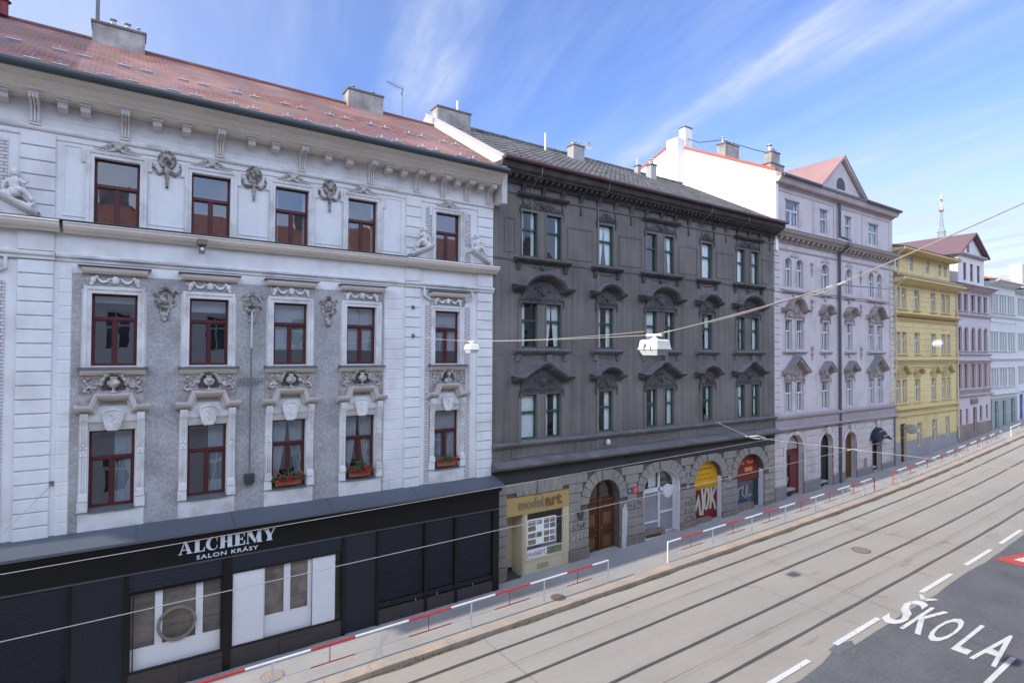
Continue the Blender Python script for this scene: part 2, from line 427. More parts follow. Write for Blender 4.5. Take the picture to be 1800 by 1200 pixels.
L.new(ma('MULTIPLY', cl, .95), mx.inputs['Factor']); tn = N.new('ShaderNodeMix'); tn.data_type = 'RGBA'; tn.blend_type = 'MULTIPLY'; tn.inputs['Factor'].default_value = 1; tn.inputs['B'].default_value = (1.04, .965, 1.28, 1); L.new(hs.outputs[0], tn.inputs['A']); L.new(tn.outputs['Result'], mx.inputs['A']); mx.inputs['B'].default_value = CLOUD
# added bright cloud bank, out of view behind the camera, filling the shaded fronts
dk = N.new('ShaderNodeMix'); dk.data_type = 'RGBA'; dkn = rng(cnoise(2.2, 2.0, 6, 11), .28, .6, .45, 1)
L.new(ma('MULTIPLY', ma('MULTIPLY', ma('MULTIPLY', rng(sp.outputs['Z'], .36, .46), rng(sp.outputs['Z'], .60, .72, 1, 0)), rng(sp.outputs['Y'], -.12, -.32)), dkn), dk.inputs['Factor']); L.new(mx.outputs['Result'], dk.inputs['A']); dk.inputs['B'].default_value = FILL_CLOUD
L.new(dk.outputs['Result'], bg.inputs['Color'])
su = bpy.data.lights.new('sun', 'SUN'); su.energy = SUN; su.angle = R(.5); su.color = (1, .93, .83)
so = bpy.data.objects.new('sun', su); C.objects.link(so); so.location = (-30, 20, 40)
so.rotation_euler = Vector((math.cos(R(EL)), -.012, -math.sin(R(EL)))).to_track_quat('-Z', 'Y').to_euler()
sc.view_settings.view_transform = 'Standard'; sc.view_settings.look = 'None'; sc.view_settings.gamma = 1; sc.view_settings.exposure = EXPO
sc.cycles.max_bounces = 8; sc.cycles.transparent_max_bounces = 10; sc.cycles.sample_clamp_indirect = 6
sc.cycles.use_denoising = True

# ------------------------------------------------------------------ ground, road, pavement
def sheet(name, mat, edge_a, edge_b, dz, x0=-40, x1=130, step=2.0, across=6, skirt=0):
    """a strip along the street between two lateral edges (functions of s)"""
    mb = MB(); n = int((x1 - x0) / step); vs = []
    for i in range(n + 1):
        s = x0 + (x1 - x0) * i / n; a, b = edge_a(s), edge_b(s)
        for j in range(across + 1):
            vs.append((s, a + (b - a) * j / across, G(s) + dz))
    k = across + 1
    mb.add(vs, [(i * k + j, (i + 1) * k + j, (i + 1) * k + j + 1, i * k + j + 1) for i in range(n) for j in range(across)])
    if skirt:
        for e in (edge_a,):
            v = []
            for i in range(n + 1):
                s = x0 + (x1 - x0) * i / n; v += [(s, e(s), G(s) + dz), (s, e(s), G(s) + dz - skirt)]
            mb.add(v, [(2 * i, 2 * i + 1, 2 * i + 3, 2 * i + 2) for i in range(n)])
    return struct(mb.build(name, mat))
mb = MB()
xs_ = [-600, -300, -60] + list(range(-50, 141, 10)) + [300, 600]
vs = [(s, y, G(max(-60, min(140, s))) - .5) for s in xs_ for y in (-600, -100, 0, 18, 120, 600)]
mb.add(vs, [(i * 6 + j, (i + 1) * 6 + j, (i + 1) * 6 + j + 1, i * 6 + j + 1) for i in range(len(xs_) - 1) for j in range(5)])
struct(mb.build('ground', M('earth', (.16, .15, .13), .95)))
conc = M('tram_concrete', (.335, .325, .30), .85, along=.05, var=.07, scale=.35, fine=.05, bump=.12, bscale=90, col2=(.36, .33, .285), patch=.22, pscale=.22)
asph = M('asphalt', (.125, .131, .147), .88, var=.14, scale=.9, fine=.22, along=.06, bump=.25, bscale=150, col2=(.145, .15, .163), patch=.2, pscale=.5)
pave = M('pavement_asphalt', (.37, .355, .325), .9, var=.08, scale=.8, fine=.07, bump=.15, bscale=110, col2=(.32, .31, .30), patch=.16, pscale=.5)
kerbm = M('kerb_granite', (.44, .345, .265), .85, var=.16, scale=1.4, fine=.12, bump=.25, bscale=70, col2=(.36, .32, .28), patch=.12, pscale=1.1)
steel = M('rail_steel', (.20, .185, .185), .3, var=.1, spec=.5, metal=.6)
bitum = M('rail_joint', (.135, .125, .122), .85, var=.25, scale=2.5, fine=.2)
sheet('road', conc, lambda s: 8.0 + cv(s), lambda s: 15.13 + cv(s), -.12)
sheet('road', asph, lambda s: -1.4, lambda s: 8.02 + cv(s), -.12)
# the ragged edge of the asphalt lapping over the concrete
mb = MB(); E_ = [(-40, 8.45), (12, 8.42), (14.8, 8.32), (16.3, 8.36), (17.0, 8.50), (17.5, 8.56), (18.1, 8.31), (19.5, 8.33), (23.3, 8.30), (26, 8.36), (29.4, 8.33), (34.4, 8.47), (40, 8.5), (60, 8.9), (130, 9.0)]
Sx = sorted({a for a, b in E_} | {x * 1.0 for x in range(-40, 131)})
pts = [(s, float(np.interp(s, [a for a, b in E_], [b for a, b in E_])) + rnd.uniform(-.03, .03)) for s in Sx]
vs = []
for s, y in pts: vs += [(s, 5.0, G(s) - .116), (s, y, G(s) - .116)]
mb.add(vs, [(2 * i, 2 * i + 2, 2 * i + 3, 2 * i + 1) for i in range(len(pts) - 1)])
struct(mb.build('road_edge', asph))
mb = MB(); vs = [(17.15, 8.33, G(17.1) - .11), (18.05, 8.34, G(18) - .11), (18.25, 8.5, G(18.2) - .11), (17.55, 8.66, G(17.5) - .11), (17.1, 8.62, G(17.1) - .11)]
mb.add(vs, [(0, 1, 2, 3, 4)]); struct(mb.build('road_patch', M('asphalt_patch', (.15, .16, .18), .9, fine=.15)))
sheet('pavement', pave, lambda s: 15.5 + cv(s), lambda s: 18.6, 0, across=4)
sheet('pavement', pave, lambda s: -8.0, lambda s: -1.4, 0.0, across=2)
mb = MB()     # kerb stones
s = -12.0
while s < 95:
    e = s + 1.15 + rnd.uniform(-.1, .15); dz = rnd.uniform(-.006, .008); g_ = .008
    a = [(s + g_, 15.1 + cv(s), G(s) - .3), (e - g_, 15.1 + cv(e), G(e) - .3), (e - g_, 15.5 + cv(e), G(e) - .3), (s + g_, 15.5 + cv(s), G(s) - .3)]
    t = [(s + g_, 15.12 + cv(s), G(s) + dz), (e - g_, 15.12 + cv(e), G(e) + dz), (e - g_, 15.5 + cv(e), G(e) + .004), (s + g_, 15.5 + cv(s), G(s) + .004)]
    mb.hexa(a, t); s = e
struct(mb.build('kerb', kerbm))
sheet('gutter', M('gutter_dirt', (.10, .085, .06), .95, var=.4, scale=3, fine=.3), lambda s: 15.0 + cv(s) + .05 * math.sin(s * 2.1) * math.sin(s * .77), lambda s: 15.12 + cv(s), -.114, x1=95, step=.4, across=1)
for yy, dz in ((14.2, -.112), (12.68, -.112), (11.1, -.112), (9.57, -.112)):
    sheet('rail_joint', bitum, lambda s: yy - .065 + cv(s) + .010 * math.sin(s * 1.3 + yy), lambda s: yy + .065 + cv(s) + .012 * math.sin(s * 1.7), -.114, step=1, across=1)
    sheet('tram_rail', steel, lambda s: yy - .03 + cv(s), lambda s: yy + .035 + cv(s), -.109, across=1)
crk = M('crack_line', (.22, .20, .18), .95, var=.3, scale=3)
for yy in (13.42, 10.3):
    sheet('road_joint', crk, lambda s: yy + cv(s) + .01 * math.sin(s), lambda s: yy + .025 + cv(s) + .01 * math.sin(s * 1.2), -.116, step=1, across=1)
mb = MB()
for s, y, l in ((26.2, 11.1, .5), (25.6, 9.57, .5), (24.0, 14.2, .35), (31.0, 14.2, .5), (33.5, 12.68, .4), (19.1, 12.68, .3), (29, 11.1, .3), (14.2, 14.2, .3), (22.0, 9.57, .35)):
    x = s; yy = y - .05
    for k in range(4):
        x2, y2 = x + rnd.uniform(-.03, .12), yy - l / 4
        mb.add([(x, yy, G(x) - .110), (x + .03, yy, G(x) - .110), (x2 + .025, y2, G(x2) - .110), (x2, y2, G(x2) - .110)], [(0, 1, 2, 3)]); x, yy = x2, y2
struct(mb.build('road_crack', M('crack_dark', (.1, .09, .085), .95)))

stain = M('road_stain', (.30, .288, .265), .9, var=.15, scale=3, fine=.12)
mb = MB()
for k in range(18):      # repaired strips and oily blotches between the rails
    s = rnd.uniform(4, 60); y = rnd.choice((13.35, 10.33, 11.9, 9.2, 14.6)) + rnd.uniform(-.25, .25); l, b_ = rnd.uniform(.2, .7), rnd.uniform(.06, .22); n = 12
    mb.add([(s + l * math.cos(6.283 * i / n) * rnd.uniform(.7, 1.1), y + cv(s) + b_ * math.sin(6.283 * i / n) * rnd.uniform(.7, 1.1), 0) for i in range(n)], [tuple(range(n))])
mb.v = [(x, y, G(x) - .1175) for x, y, z in mb.v]
struct(mb.build('road_stain', stain))
for s in (9.2, 19.4, 29.6, 40.1, 50.5):
    mb = MB(); mb.add([(s, 8.5 + cv(s), G(s) - .1165), (s + .03, 8.5 + cv(s), G(s) - .1165), (s + .06, 15.0 + cv(s), G(s) - .1165), (s + .03, 15.0 + cv(s), G(s) - .1165)], [(0, 1, 2, 3)]); struct(mb.build('road_joint', crk))

# ------------------------------------------------------------------ painted markings
white = M('road_paint', (.68, .68, .67), .7, var=.08, scale=2, fine=.10, col2=(.26, .265, .275), patch=.05, pscale=7, pbias=.67)
mb = MB()
for a, b in ((8.9, 11.4), (13.6, 16.12), (17.58, 20.37), (23.65, 26.41), (27.9, 30.77), (31.92, 35.0), (36.4, 39.4), (40.8, 43.8), (45.2, 48.2), (49.6, 52.6)):
    z = -.100
    mb.add([(a, 8.58 + cv(a), G(a) + z), (b, 8.58 + cv(b), G(b) + z), (b, 8.74 + cv(b), G(b) + z), (a, 8.74 + cv(a), G(a) + z)], [(0, 1, 2, 3)])
mb.add([(18.0, 5.34, G(18) - .1), (20.9, 5.34, G(20.9) - .1), (20.9, 5.47, G(20.9) - .1), (18, 5.47, G(18) - .1)], [(0, 1, 2, 3)])
struct(mb.build('lane_line', white))
def road_text(ch, s0, s1, y0, y1, bold=.012):      # read by traffic going along +x
    v, f = text_shape(ch, bold); mb = MB()
    mb.add([(s0 + b * (s1 - s0), y0 + a * (y1 - y0), G(s0 + b * (s1 - s0)) - .096) for a, b in v], f); return mb
mb = MB()
for a, b in (((23.42, 8.56), (22.98, 8.33)), ((23.42, 8.12), (22.985, 8.352))):
    mb.add([(a[0], a[1] - .07, G(a[0]) - .094), (a[0], a[1] + .07, G(a[0]) - .094), (b[0], b[1] + .09, G(b[0]) - .094), (b[0], b[1] - .09, G(b[0]) - .094)], [(0, 1, 2, 3)])
struct(mb.build('road_letter', white))
for ch, s0, s1, y0, y1 in (('S', 20.25, 22.86, 8.62, 8.05), ('K', 20.2, 22.62, 7.99, 7.42), ('O', 20.08, 22.42, 7.36, 6.84), ('L', 20.02, 22.46, 6.60, 6.20), ('A', 19.88, 22.38, 6.12, 5.52)):
    struct(road_text(ch, s0, s1, y0, y1).build('road_letter', white))
red = M('road_paint_red', (.50, .085, .07), .75, var=.1, fine=.1)
def tri(k, z): c = Vector((31.0, 6.95)); return [(c.x + (x - c.x) * k, c.y + (y - c.y) * k, G(c.x + (x - c.x) * k) + z) for x, y in ((29.5, 8.22), (29.5, 5.68), (34.2, 6.95))]
mb = MB(); mb.add(tri(1, -.100), [(0, 1, 2)]); mb.mi = 1; mb.add(tri(.62, -.095), [(0, 1, 2)])
struct(mb.build('road_triangle', [red, white]))

# ------------------------------------------------------------------ covers in the road and pavement
iron = M('cast_iron', (.17, .13, .11), .6, var=.2, scale=5, fine=.2, spec=.4)
ironl = M('cover_fill', (.30, .26, .22), .85, var=.15, scale=4, fine=.1)
def cover(s, y, r, dz, label, mats):
    mb = MB(); z = G(s) + dz; sl = (G(s + 1) - G(s - 1)) / 2
    def ring(r0, r1, zo):
        n = 28; vs = []
        for i in range(n):
            a = 2 * math.pi * i / n
            for rr in (r0, r1): x = s + rr * math.cos(a); vs.append((x, y + rr * math.sin(a), z + zo + sl * (x - s)))
        mb.add(vs, [(2 * i, 2 * i + 1, (2 * i + 3) % (2 * n), (2 * i + 2) % (2 * n)) for i in range(n)])
    ring(r * .8, r, .012); mb.mi = 1; ring(.02, r * .8, .009); mb.mi = 0
    for k in range(-2, 3):
        a = k * r * .28; h = math.sqrt(max(.01, (r * .72) ** 2 - a * a))
        mb.add([(s + a - .015, y - h, z + .014 + sl * a), (s + a + .015, y - h, z + .014 + sl * a), (s + a + .015, y + h, z + .014 + sl * a), (s + a - .015, y + h, z + .014 + sl * a)], [(0, 1, 2, 3)])
    return tag(mb.build('manhole_cover', mats, org=(s, y, z)), label, 'manhole cover')
cover(26.35, 11.87, .37, -.112, 'round rusty manhole cover between the tram rails', [iron, ironl])
cover(3.44, 16.46, .30, .004, 'pale round cover in the pavement below the black shop, nearest the camera', [ironl, kerbm])
cover(11.75, 16.78, .26, .004, 'small tan round cover in the pavement beside the red and white railing', [kerbm, ironl])
cover(12.75, 15.72, .27, .006, 'dark brown round cover at the kerb under the red and white railing', [iron, iron])

# weeds in the gutter
mb = MB()
for k in range(900):
    s = rnd.uniform(-3, 40); c_ = math.sin(s * 1.9) + math.sin(s * .83 + 1)
    if rnd.random() > .25 + .3 * c_: continue
    y = 15.06 + cv(s) + rnd.uniform(-.06, .03); z = G(s) - .115
    for q_ in range(5):
        a = rnd.uniform(0, 6.28); l = rnd.uniform(.03, .10); d = rnd.uniform(.01, .05)
        mb.add([(s - .008, y, z), (s + .008, y, z), (s + d * math.cos(a), y + d * math.sin(a), z + l)], [(0, 1, 2)])
tag(mb.build('weeds', M('weed_green', (.13, .15, .04), .8, var=.4, scale=4), recalc=False), 'low green weeds growing in the gutter along the kerb', 'weeds', kind='stuff')

# ------------------------------------------------------------------ railings
rw = M('rail_white_paint', (.72, .72, .72), .45, var=.06, fine=.04); rr_ = M('rail_red_paint', (.50, .045, .035), .45, var=.08, fine=.05)
def railing(posts, ends_red, label, h=.82, bar=.034, gaps=()):
    x0, x1 = posts[0], posts[-1]
    yl = lambda s: 15.63 + cv(s)
    t = thing('railing', (x0, yl(x0), G(x0)), label, 'railing', 'red and white railings along the kerb')
    # red in the middle half of each bay, white round the posts
    def colour(s):
        if s < x0 + .02 and ends_red[0]: return 1
        for i in range(len(posts) - 1):
            a, b = posts[i], posts[i + 1]
            if a <= s <= b:
                u = (s - a) / (b - a); short = b - a < 2
                if short: return int((i == 0 and ends_red[0] and u < .45) or (i == len(posts) - 2 and ends_red[1] and u > .55))
                if i == 0 and ends_red[0] and u < .12 or i == len(posts) - 2 and ends_red[1] and u > .88: return 1
                return int(.27 < u < .73)
        return 0
    def rail(z, r, nm):
        mb = MB(); k = max(2, int((x1 - x0) / .2)); run = []; col = None
        for i in range(k + 1):
            s = x0 + (x1 - x0) * i / k; c_ = colour(min(s, x1 - .01))
            p = (s, yl(s), G(s) + z)
            if col is None: col = c_
            run.append(p)
            if c_ != col or i == k:
                mb.mi = col; mb.tube(run, r, 8, cap=True); run = [p]; col = c_
        return mb.build(nm, [rw, rr_], t, smooth=False)
    rail(h, bar, 'top_rail'); rail(h * .42, .017, 'lower_rail')
    for i, p in enumerate(posts):
        redp = (i == 0 and ends_red[0]) or (i == len(posts) - 1 and ends_red[1])
        MB().tube([(p, yl(p), G(p) - .05), (p, yl(p), G(p) + h - .02)], .027, 8).build('post', rr_ if redp else rw, t, org=(p, yl(p), G(p)))
        if i < len(posts) - 1 and posts[i + 1] - p > 2:
            m_ = (p + posts[i + 1]) / 2
            MB().tube([(m_, yl(m_), G(m_) + h * .42), (m_, yl(m_), G(m_) + h)], .014, 6).build('baluster', rr_, t, org=(m_, yl(m_), G(m_)))
    return t
railing([-5.6, -2.65, .3, 3.28, 6.21, 9.17, 12.07, 15.07], (0, 0), 'red and white railing below the black shopfront, nearest the camera')
railing([18.38, 21.3, 24.2, 27.0, 29.85, 32.65, 35.2, 36.5], (0, 1), 'red and white railing in front of the yellow and red painted arches', bar=.036)
railing([39.0, 40.19, 43.1, 45.8, 48.4, 50.9, 53.3, 55.5, 57.6, 60.1], (1, 0), 'red and white railing in front of the yellow house', h=.78, bar=.04)
railing([62.4, 64.2, 66.6, 69.2, 71.8, 74.4], (0, 0), 'short far white railing at the right edge before the pale green house', h=.78, bar=.04)
# ------------------------------------------------------------------ shared materials
glass = glass_mat('window_glass', base=.28, wav=.06); glassd = glass_mat('old_glass', (.92, .95, .95), base=.13, wav=.12); glass_shop = glass_mat('shop_glass', (.96, .97, .98), base=.05, wav=.02)
mahog = M('mahogany_paint', (.075, .019, .018), .4, var=.12, fine=.08, spec=.4)
netc = M('net_curtain', (.42, .45, .48), .9, var=.08)
blindm = M('roller_blind', (.55, .58, .61), .9, var=.05)
roomm = M('dark_room', (.05, .058, .07), .95, var=.2)
plaster = M('white_plaster', (.645, .655, .645), .85, var=.06, scale=.5, streak=.055, fine=.035, col2=(.53, .525, .51), patch=.12, pscale=.9, pbias=.60, bump=.06, bscale=50)
stone = M('carved_stone', (.50, .47, .44), .85, var=.09, scale=2, fine=.1, col2=(.40, .375, .35), patch=.12, pscale=3, bump=.15, bscale=60)
stonew = M('white_moulding', (.62, .62, .605), .8, var=.07, scale=1.5, fine=.06, streak=.05, col2=(.47, .45, .425), patch=.10, pscale=1.7, pbias=.56)
buff = M('buff_cornice', (.72, .67, .60), .85, var=.10, scale=.9, fine=.07, streak=.04)
grime = M('grimy_ornament', (.36, .33, .30), .9, var=.15, scale=3, fine=.2, col2=(.10, .09, .08), patch=.10, pscale=9)
rough_p = M('roughcast', (.27, .268, .262), .95, var=.10, scale=1.0, fine=.30, col2=(.37, .365, .36), patch=.16, pscale=1.0, bump=.9, bscale=34)
leadm = M('lead_flashing', (.085, .095, .105), .5, var=.12, spec=.5)
zinc = M('dark_gutter', (.035, .05, .05), .4, var=.2, scale=1.2, spec=.5)
chim_m = M('chimney_plaster', (.40, .38, .35), .95, var=.2, scale=1.2, streak=.16, fine=.1, col2=(.24, .22, .20), patch=.15, pscale=1.6)
iron2 = M('grey_metal', (.13, .13, .135), .5, var=.15, spec=.5)

# ------------------------------------------------------------------ carved ornaments, each one skin shared by its repeats
def spiral(mb, cx, cz, r0, turns, d=1, a0=0, y=0, th=.02, n=26):
    pts = [];
    for i in range(n):
        t = i / (n - 1); r = r0 * (1 - .85 * t); a = a0 + d * turns * 2 * math.pi * t
        pts.append((cx + r * math.cos(a), y, cz + r * math.sin(a)))
    mb.tube(pts, [th * (1 - .4 * i / n) for i in range(n)], 6)
def swag(mb, xa, xb, z, sag, r, n=9, y=-.03):
    for i in range(n + 1):
        t = i / n; k = .6 + .4 * math.sin(math.pi * t)
        mb.ball((xa + (xb - xa) * t, y, z - sag * 4 * t * (1 - t)), (r * k, r * k, r * k), 6, 4)
def o_crest():      # scroll crest over the top windows
    m = MB()
    for s in (-1, 1):
        spiral(m, s * .14, .12, .09, 1.2, s, math.pi / 2, th=.022); spiral(m, s * .29, .06, .055, 1.1, s, math.pi / 2, th=.018)
        m.tube([(s * .08, 0, .24), (s * .2, 0, .18), (s * .3, 0, .11), (s * .42, 0, .05), (s * .55, 0, .02)], [.025, .025, .022, .018, .008], 6)
        m.tube([(s * .05, 0, .05), (s * .2, 0, .02), (s * .4, 0, .015)], .02, 6)
    for k in range(-2, 3): m.tube([(0, 0, .08), (k * .05, -.01, .3 - abs(k) * .03)], [.02, .025], 6)
    m.ball((0, -.02, .12), (.06, .05, .07))
    return remesh(m, .012, 'crest', stone)
def o_head():       # lion mask with side swags and a pendant
    m = MB(); m.ball((0, 0, .85), (.17, .08, .22), 12, 8); m.ball((0, -.06, .84), (.10, .09, .13), 10, 6); m.ball((0, -.13, .79), (.05, .05, .04))
    for i in range(14):
        a = math.pi * 2 * i / 14; m.ball((.18 * math.cos(a), -.02, .86 + .22 * math.sin(a)), .05, 6, 4)
    for s in (-1, 1):
        m.ball((s * .05, -.12, .88), .02, 6, 4)
        swag(m, s * .06, s * .30, .62, .13, .055, 7); m.ball((s * .32, -.02, .66), .045, 6, 4); spiral(m, s * .32, .72, .05, 1, s, 0, th=.016)
    for i in range(8): m.ball((0, -.03, .58 - i * .065), .06 - .004 * i + .012 * (i % 2), 6, 4)
    return remesh(m, .016, 'lion_mask', grime)
def o_cart():       # pear-shaped cartouche
    m = MB(); m.ball((0, 0, .58), (.13, .09, .16), 12, 8)
    m.tube([(math.sin(a) * (.22 if math.cos(a) > -.4 else .17), 0, .58 + math.cos(a) * .24) for a in [2 * math.pi * i / 24 for i in range(25)]], .04, 6)
    for s in (-1, 1):
        spiral(m, s * .21, .72, .09, 1.1, s, 0, th=.028); spiral(m, s * .19, .46, .07, 1.1, -s, 0, th=.024)
        m.tube([(s * .17, 0, .42), (s * .1, 0, .3), (s * .06, 0, .16)], [.04, .035, .03], 6)
    m.ball((0, -.02, .86), (.09, .06, .06)); 
    for x, z in ((0, .1), (-.06, .15), (.06, .15), (-.05, .05), (.05, .05), (0, 0)): m.ball((x, -.02, z), .05, 6, 4)
    m.tube([(0, 0, .35), (0, 0, .12)], .035, 6)
    return remesh(m, .015, 'cartouche', grime)
def o_swag():       # garland over the middle windows
    m = MB(); m.ball((0, -.03, .16), (.09, .06, .11), 8, 6); spiral(m, -.1, .15, .07, 1, -1, 0, th=.02); spiral(m, .1, .15, .07, 1, 1, 0, th=.02)
    for s in (-1, 1):
        swag(m, s * .12, s * .38, .2, .1, .042, 8); m.ball((s * .40, -.03, .22), .05); 
        m.ball((s * .47, -.03, .15), (.07, .05, .09)); m.ball((s * .5, -.02, .05), (.05, .04, .06)); spiral(m, s * .55, .2, .06, 1, s, 0, th=.018)
    return remesh(m, .014, 'garland', stonew)
def o_urn():        # vase in a wreath with leafy sides
    m = MB()
    m.lathe([(.09, .0), (.09, .03), (.035, .05), (.03, .12), (.10, .16), (.15, .24), (.13, .31), (.06, .34), (.09, .40), (.07, .42)], (0, -.08, .0), 12, .7)
    a = [math.pi * (.02 + .96 * i / 16) for i in range(17)]
    m.tube([(.26 * math.cos(t), -.02, .18 + .32 * math.sin(t)) for t in a], .045, 6)
    for t in a[::2]: m.ball((.27 * math.cos(t), -.05, .19 + .33 * math.sin(t)), .045, 6, 4)
    for s in (-1, 1):
        spiral(m, s * .38, .28, .10, 1.2, s, 2, th=.026); spiral(m, s * .40, .08, .08, 1.2, -s, 2, th=.024)
        for x, z in ((.52, .36), (.54, .24), (.56, .12), (.52, .02), (.46, .18), (.6, .3), (.6, .05)): m.ball((s * x, -.03, z), .045, 6, 4)
        swag(m, s * .30, s * .56, .22, .1, .03, 7)
    return remesh(m, .014, 'urn_relief', M('relief_stone', (.50, .465, .43), .9, var=.12, scale=3, fine=.15, col2=(.24, .215, .195), patch=.10, pscale=9))
def o_bust():
    m = MB(); m.ball((0, -.1, .33), (.075, .08, .10), 10, 8); m.tube([(0, -.1, .26), (0, -.09, .17)], .05, 8); m.ball((0, -.08, .10), (.17, .09, .10), 12, 6); m.ball((0, -.17, .32), (.02, .03, .03))
    m.lathe([(.09, 0), (.06, .04), (.06, .06)], (0, -.08, -.02), 10)
    a = [math.pi * (.02 + .96 * i / 16) for i in range(17)]
    m.tube([(.26 * math.cos(t), -.02, .16 + .32 * math.sin(t)) for t in a], .05, 6)
    for s in (-1, 1):
        spiral(m, s * .38, .28, .10, 1.2, s, 2, th=.026)
        for x, z in ((.52, .36), (.54, .24), (.56, .12), (.52, .02), (.42, .1)): m.ball((s * x, -.03, z), .05, 6, 4)
    return remesh(m, .014, 'bust_relief', MATS['relief_stone'])
def o_figure(s):    # reclining child on the slope of a broken pediment, facing s
    m = MB(); y = -.12
    m.ball((0, y, .40), (.12, .10, .18), 10, 8)                              # trunk
    m.ball((s * -.02, y - .02, .66), (.085, .085, .10), 10, 8); m.ball((s * -.02, y + .01, .70), (.095, .09, .08), 8, 6)
    m.tube([(0, y, .52), (s * -.01, y, .60)], .05, 8)
    m.tube([(s * .02, y - .05, .26), (s * .17, y - .1, .25), (s * .27, y - .08, .12), (s * .34, y - .1, .02)], [.085, .07, .055, .04], 8)
    m.tube([(s * -.02, y + .05, .26), (s * .12, y + .02, .20), (s * .26, y + .02, .04), (s * .36, y, -.06)], [.085, .07, .055, .04], 8)
    m.tube([(s * .09, y - .06, .50), (s * .19, y - .12, .40), (s * .26, y - .12, .48)], [.045, .04, .035], 7)
    m.tube([(s * -.09, y, .50), (s * -.20, y - .02, .38), (s * -.22, y - .04, .24)], [.045, .04, .035], 7)
    m.ball((0, y, .2), (.16, .13, .12), 10, 6); m.ball((s * -.16, y, .12), (.16, .12, .12), 8, 6); m.tube([(s * -.2, y, .05), (s * .3, y, -.12)], .07, 8)
    return remesh(m, .016, 'statue', M('statue_stone', (.60, .575, .55), .85, var=.1, scale=4, fine=.14))
def o_shield():
    m = MB(); m.y = 0
    p = [(-.17, .46), (-.2, .38), (-.13, .06), (-.09, 0), (.09, 0), (.13, .06), (.2, .38), (.17, .46), (0, .50)]
    m.prism(p, -.10, 0); m.sweep(p[::-1], [(0, .10), (.0, .13), (.035, .12), (.035, .10)], closed=True, y=0)
    for i in range(4): m.ball((.02 * (-1) ** i, -.10, .14 + .075 * i), (.04, .035, .035), 6, 4)
    return m.build('keystone_shield', stonew, mesh_only=True, org=(0, 0, 0))
def o_console(h=2.2):
    m = MB()
    m.prism_x([(0, 0), (-.10, 0), (-.10, .16), (-.06, .18), (-.06, h * .52), (-.07, h * .56), (-.08, h * .72), (-.14, h * .86), (-.2, h * .92), (-.2, h), (0, h)], -.085, .085)
    for x in (-.05, 0, .05): m.prism_x([(-.05, .25), (-.085, .25), (-.085, h * .5), (-.1, h * .72), (-.165, h * .87), (-.215, h * .93), (-.215, h * .985), (0, h * .985), (0, .25)], x - .014, x + .014)
    m.box(-.10, .10, -.12, 0, 0, .14); 
    for x, z in ((-.05, .6), (.05, .6), (0, .55), (-.05, .52), (.05, .52), (0, .63)): m.ball((x, -.07, h * z), .045, 6, 4)
    return m.build('console', stonew, mesh_only=True, org=(0, 0, 0))
def o_corbel():     # tall S-shaped bracket under the eaves
    m = MB()
    m.prism_x([(0, 0), (-.06, 0), (-.07, .05), (-.08, .25), (-.13, .40), (-.30, .50), (-.46, .52), (-.48, .58), (-.48, .72), (0, .72)], -.10, .10)
    for x in (-.065, 0, .065): m.prism_x([(-.05, .03), (-.11, .03), (-.125, .25), (-.175, .385), (-.33, .465), (-.505, .49), (-.52, .56), (0, .56), (0, .03)], x - .020, x + .020)
    m.box(-.125, .125, -.52, 0, .66, .74); m.box(-.11, .11, -.09, 0, -.03, .02)
    return m.build('corbel', M('corbel_stone', (.58, .55, .52), .85, var=.08, fine=.05), mesh_only=True, org=(0, 0, 0))
def o_block():
    m = MB(); m.prism_x([(0, 0), (-.30, .05), (-.32, .22), (0, .22)], -.10, .10); m.box(-.12, .12, -.36, 0, .18, .24)
    return m.build('bracket', MATS['corbel_stone'], mesh_only=True, org=(0, 0, 0))
CREST, HEAD, CART, SWAG, URN, BUST = o_crest(), o_head(), o_cart(), o_swag(), o_urn(), o_bust()
FIGL, FIGR, SHIELD, CONSOLE, CORBEL, BLOCK = o_figure(-1), o_figure(1), o_shield(), o_console(), o_corbel(), o_block()

# ------------------------------------------------------------------ the white house
WB = thing('townhouse', (4.0, 18, .1), 'white stucco townhouse with red tiled roof above the black shopfront', 'building')
X0, X1 = -5.05, 11.40
COL = [-.2, 1.98, 4.17, 6.37]; BAY = [-3.3, 9.50]; HW = .49
ALLC = COL + BAY
ops = []
for c in ALLC: ops += [(c - HW, c + HW, 12.02, 13.75), (c - HW, c + HW, 8.40, 10.26), (c - HW - .005, c + HW - .01, 4.74, 6.75)]
mb = MB(); pierced(mb, X0, X1, 3.9, 15.0, ops, .24); shell(mb, X0, X1, -.7, 15.0, 29.5)
mb.add([(X0, 18.9, -.7), (X1, 18.9, -.7), (X1, 18.9, 3.9), (X0, 18.9, 3.9)], [(0, 1, 2, 3)])
# scored outlines and flat frames on the plaster
def frame(a, b, c, d, o=.018, wd=.03): mb.sweep(rect(a, b, c, d), [(0, 0), (0, o), (wd, o), (wd, 0)], closed=True)
for a, b in ((.47, 1.33), (2.66, 3.5), (4.84, 5.70), (-1.32, -.86), (7.06, 7.72)): frame(a, b, 12.16, 13.95)
for a, b in ((-1.75, .0), (.25, 1.85), (2.2, 4.1), (4.45, 6.28), (6.65, 8.0), (8.35, 9.05), (9.35, 10.0), (10.35, 10.95)): frame(a + .05, b - .05, 14.5, 14.86, .012, .02)
mb.build('wall', plaster, WB)
mb = MB(); mb.box(X0 + .3, X1 - .3, 18.95, 19.0, 0, 14.6); mb.build('interior', roomm, WB)
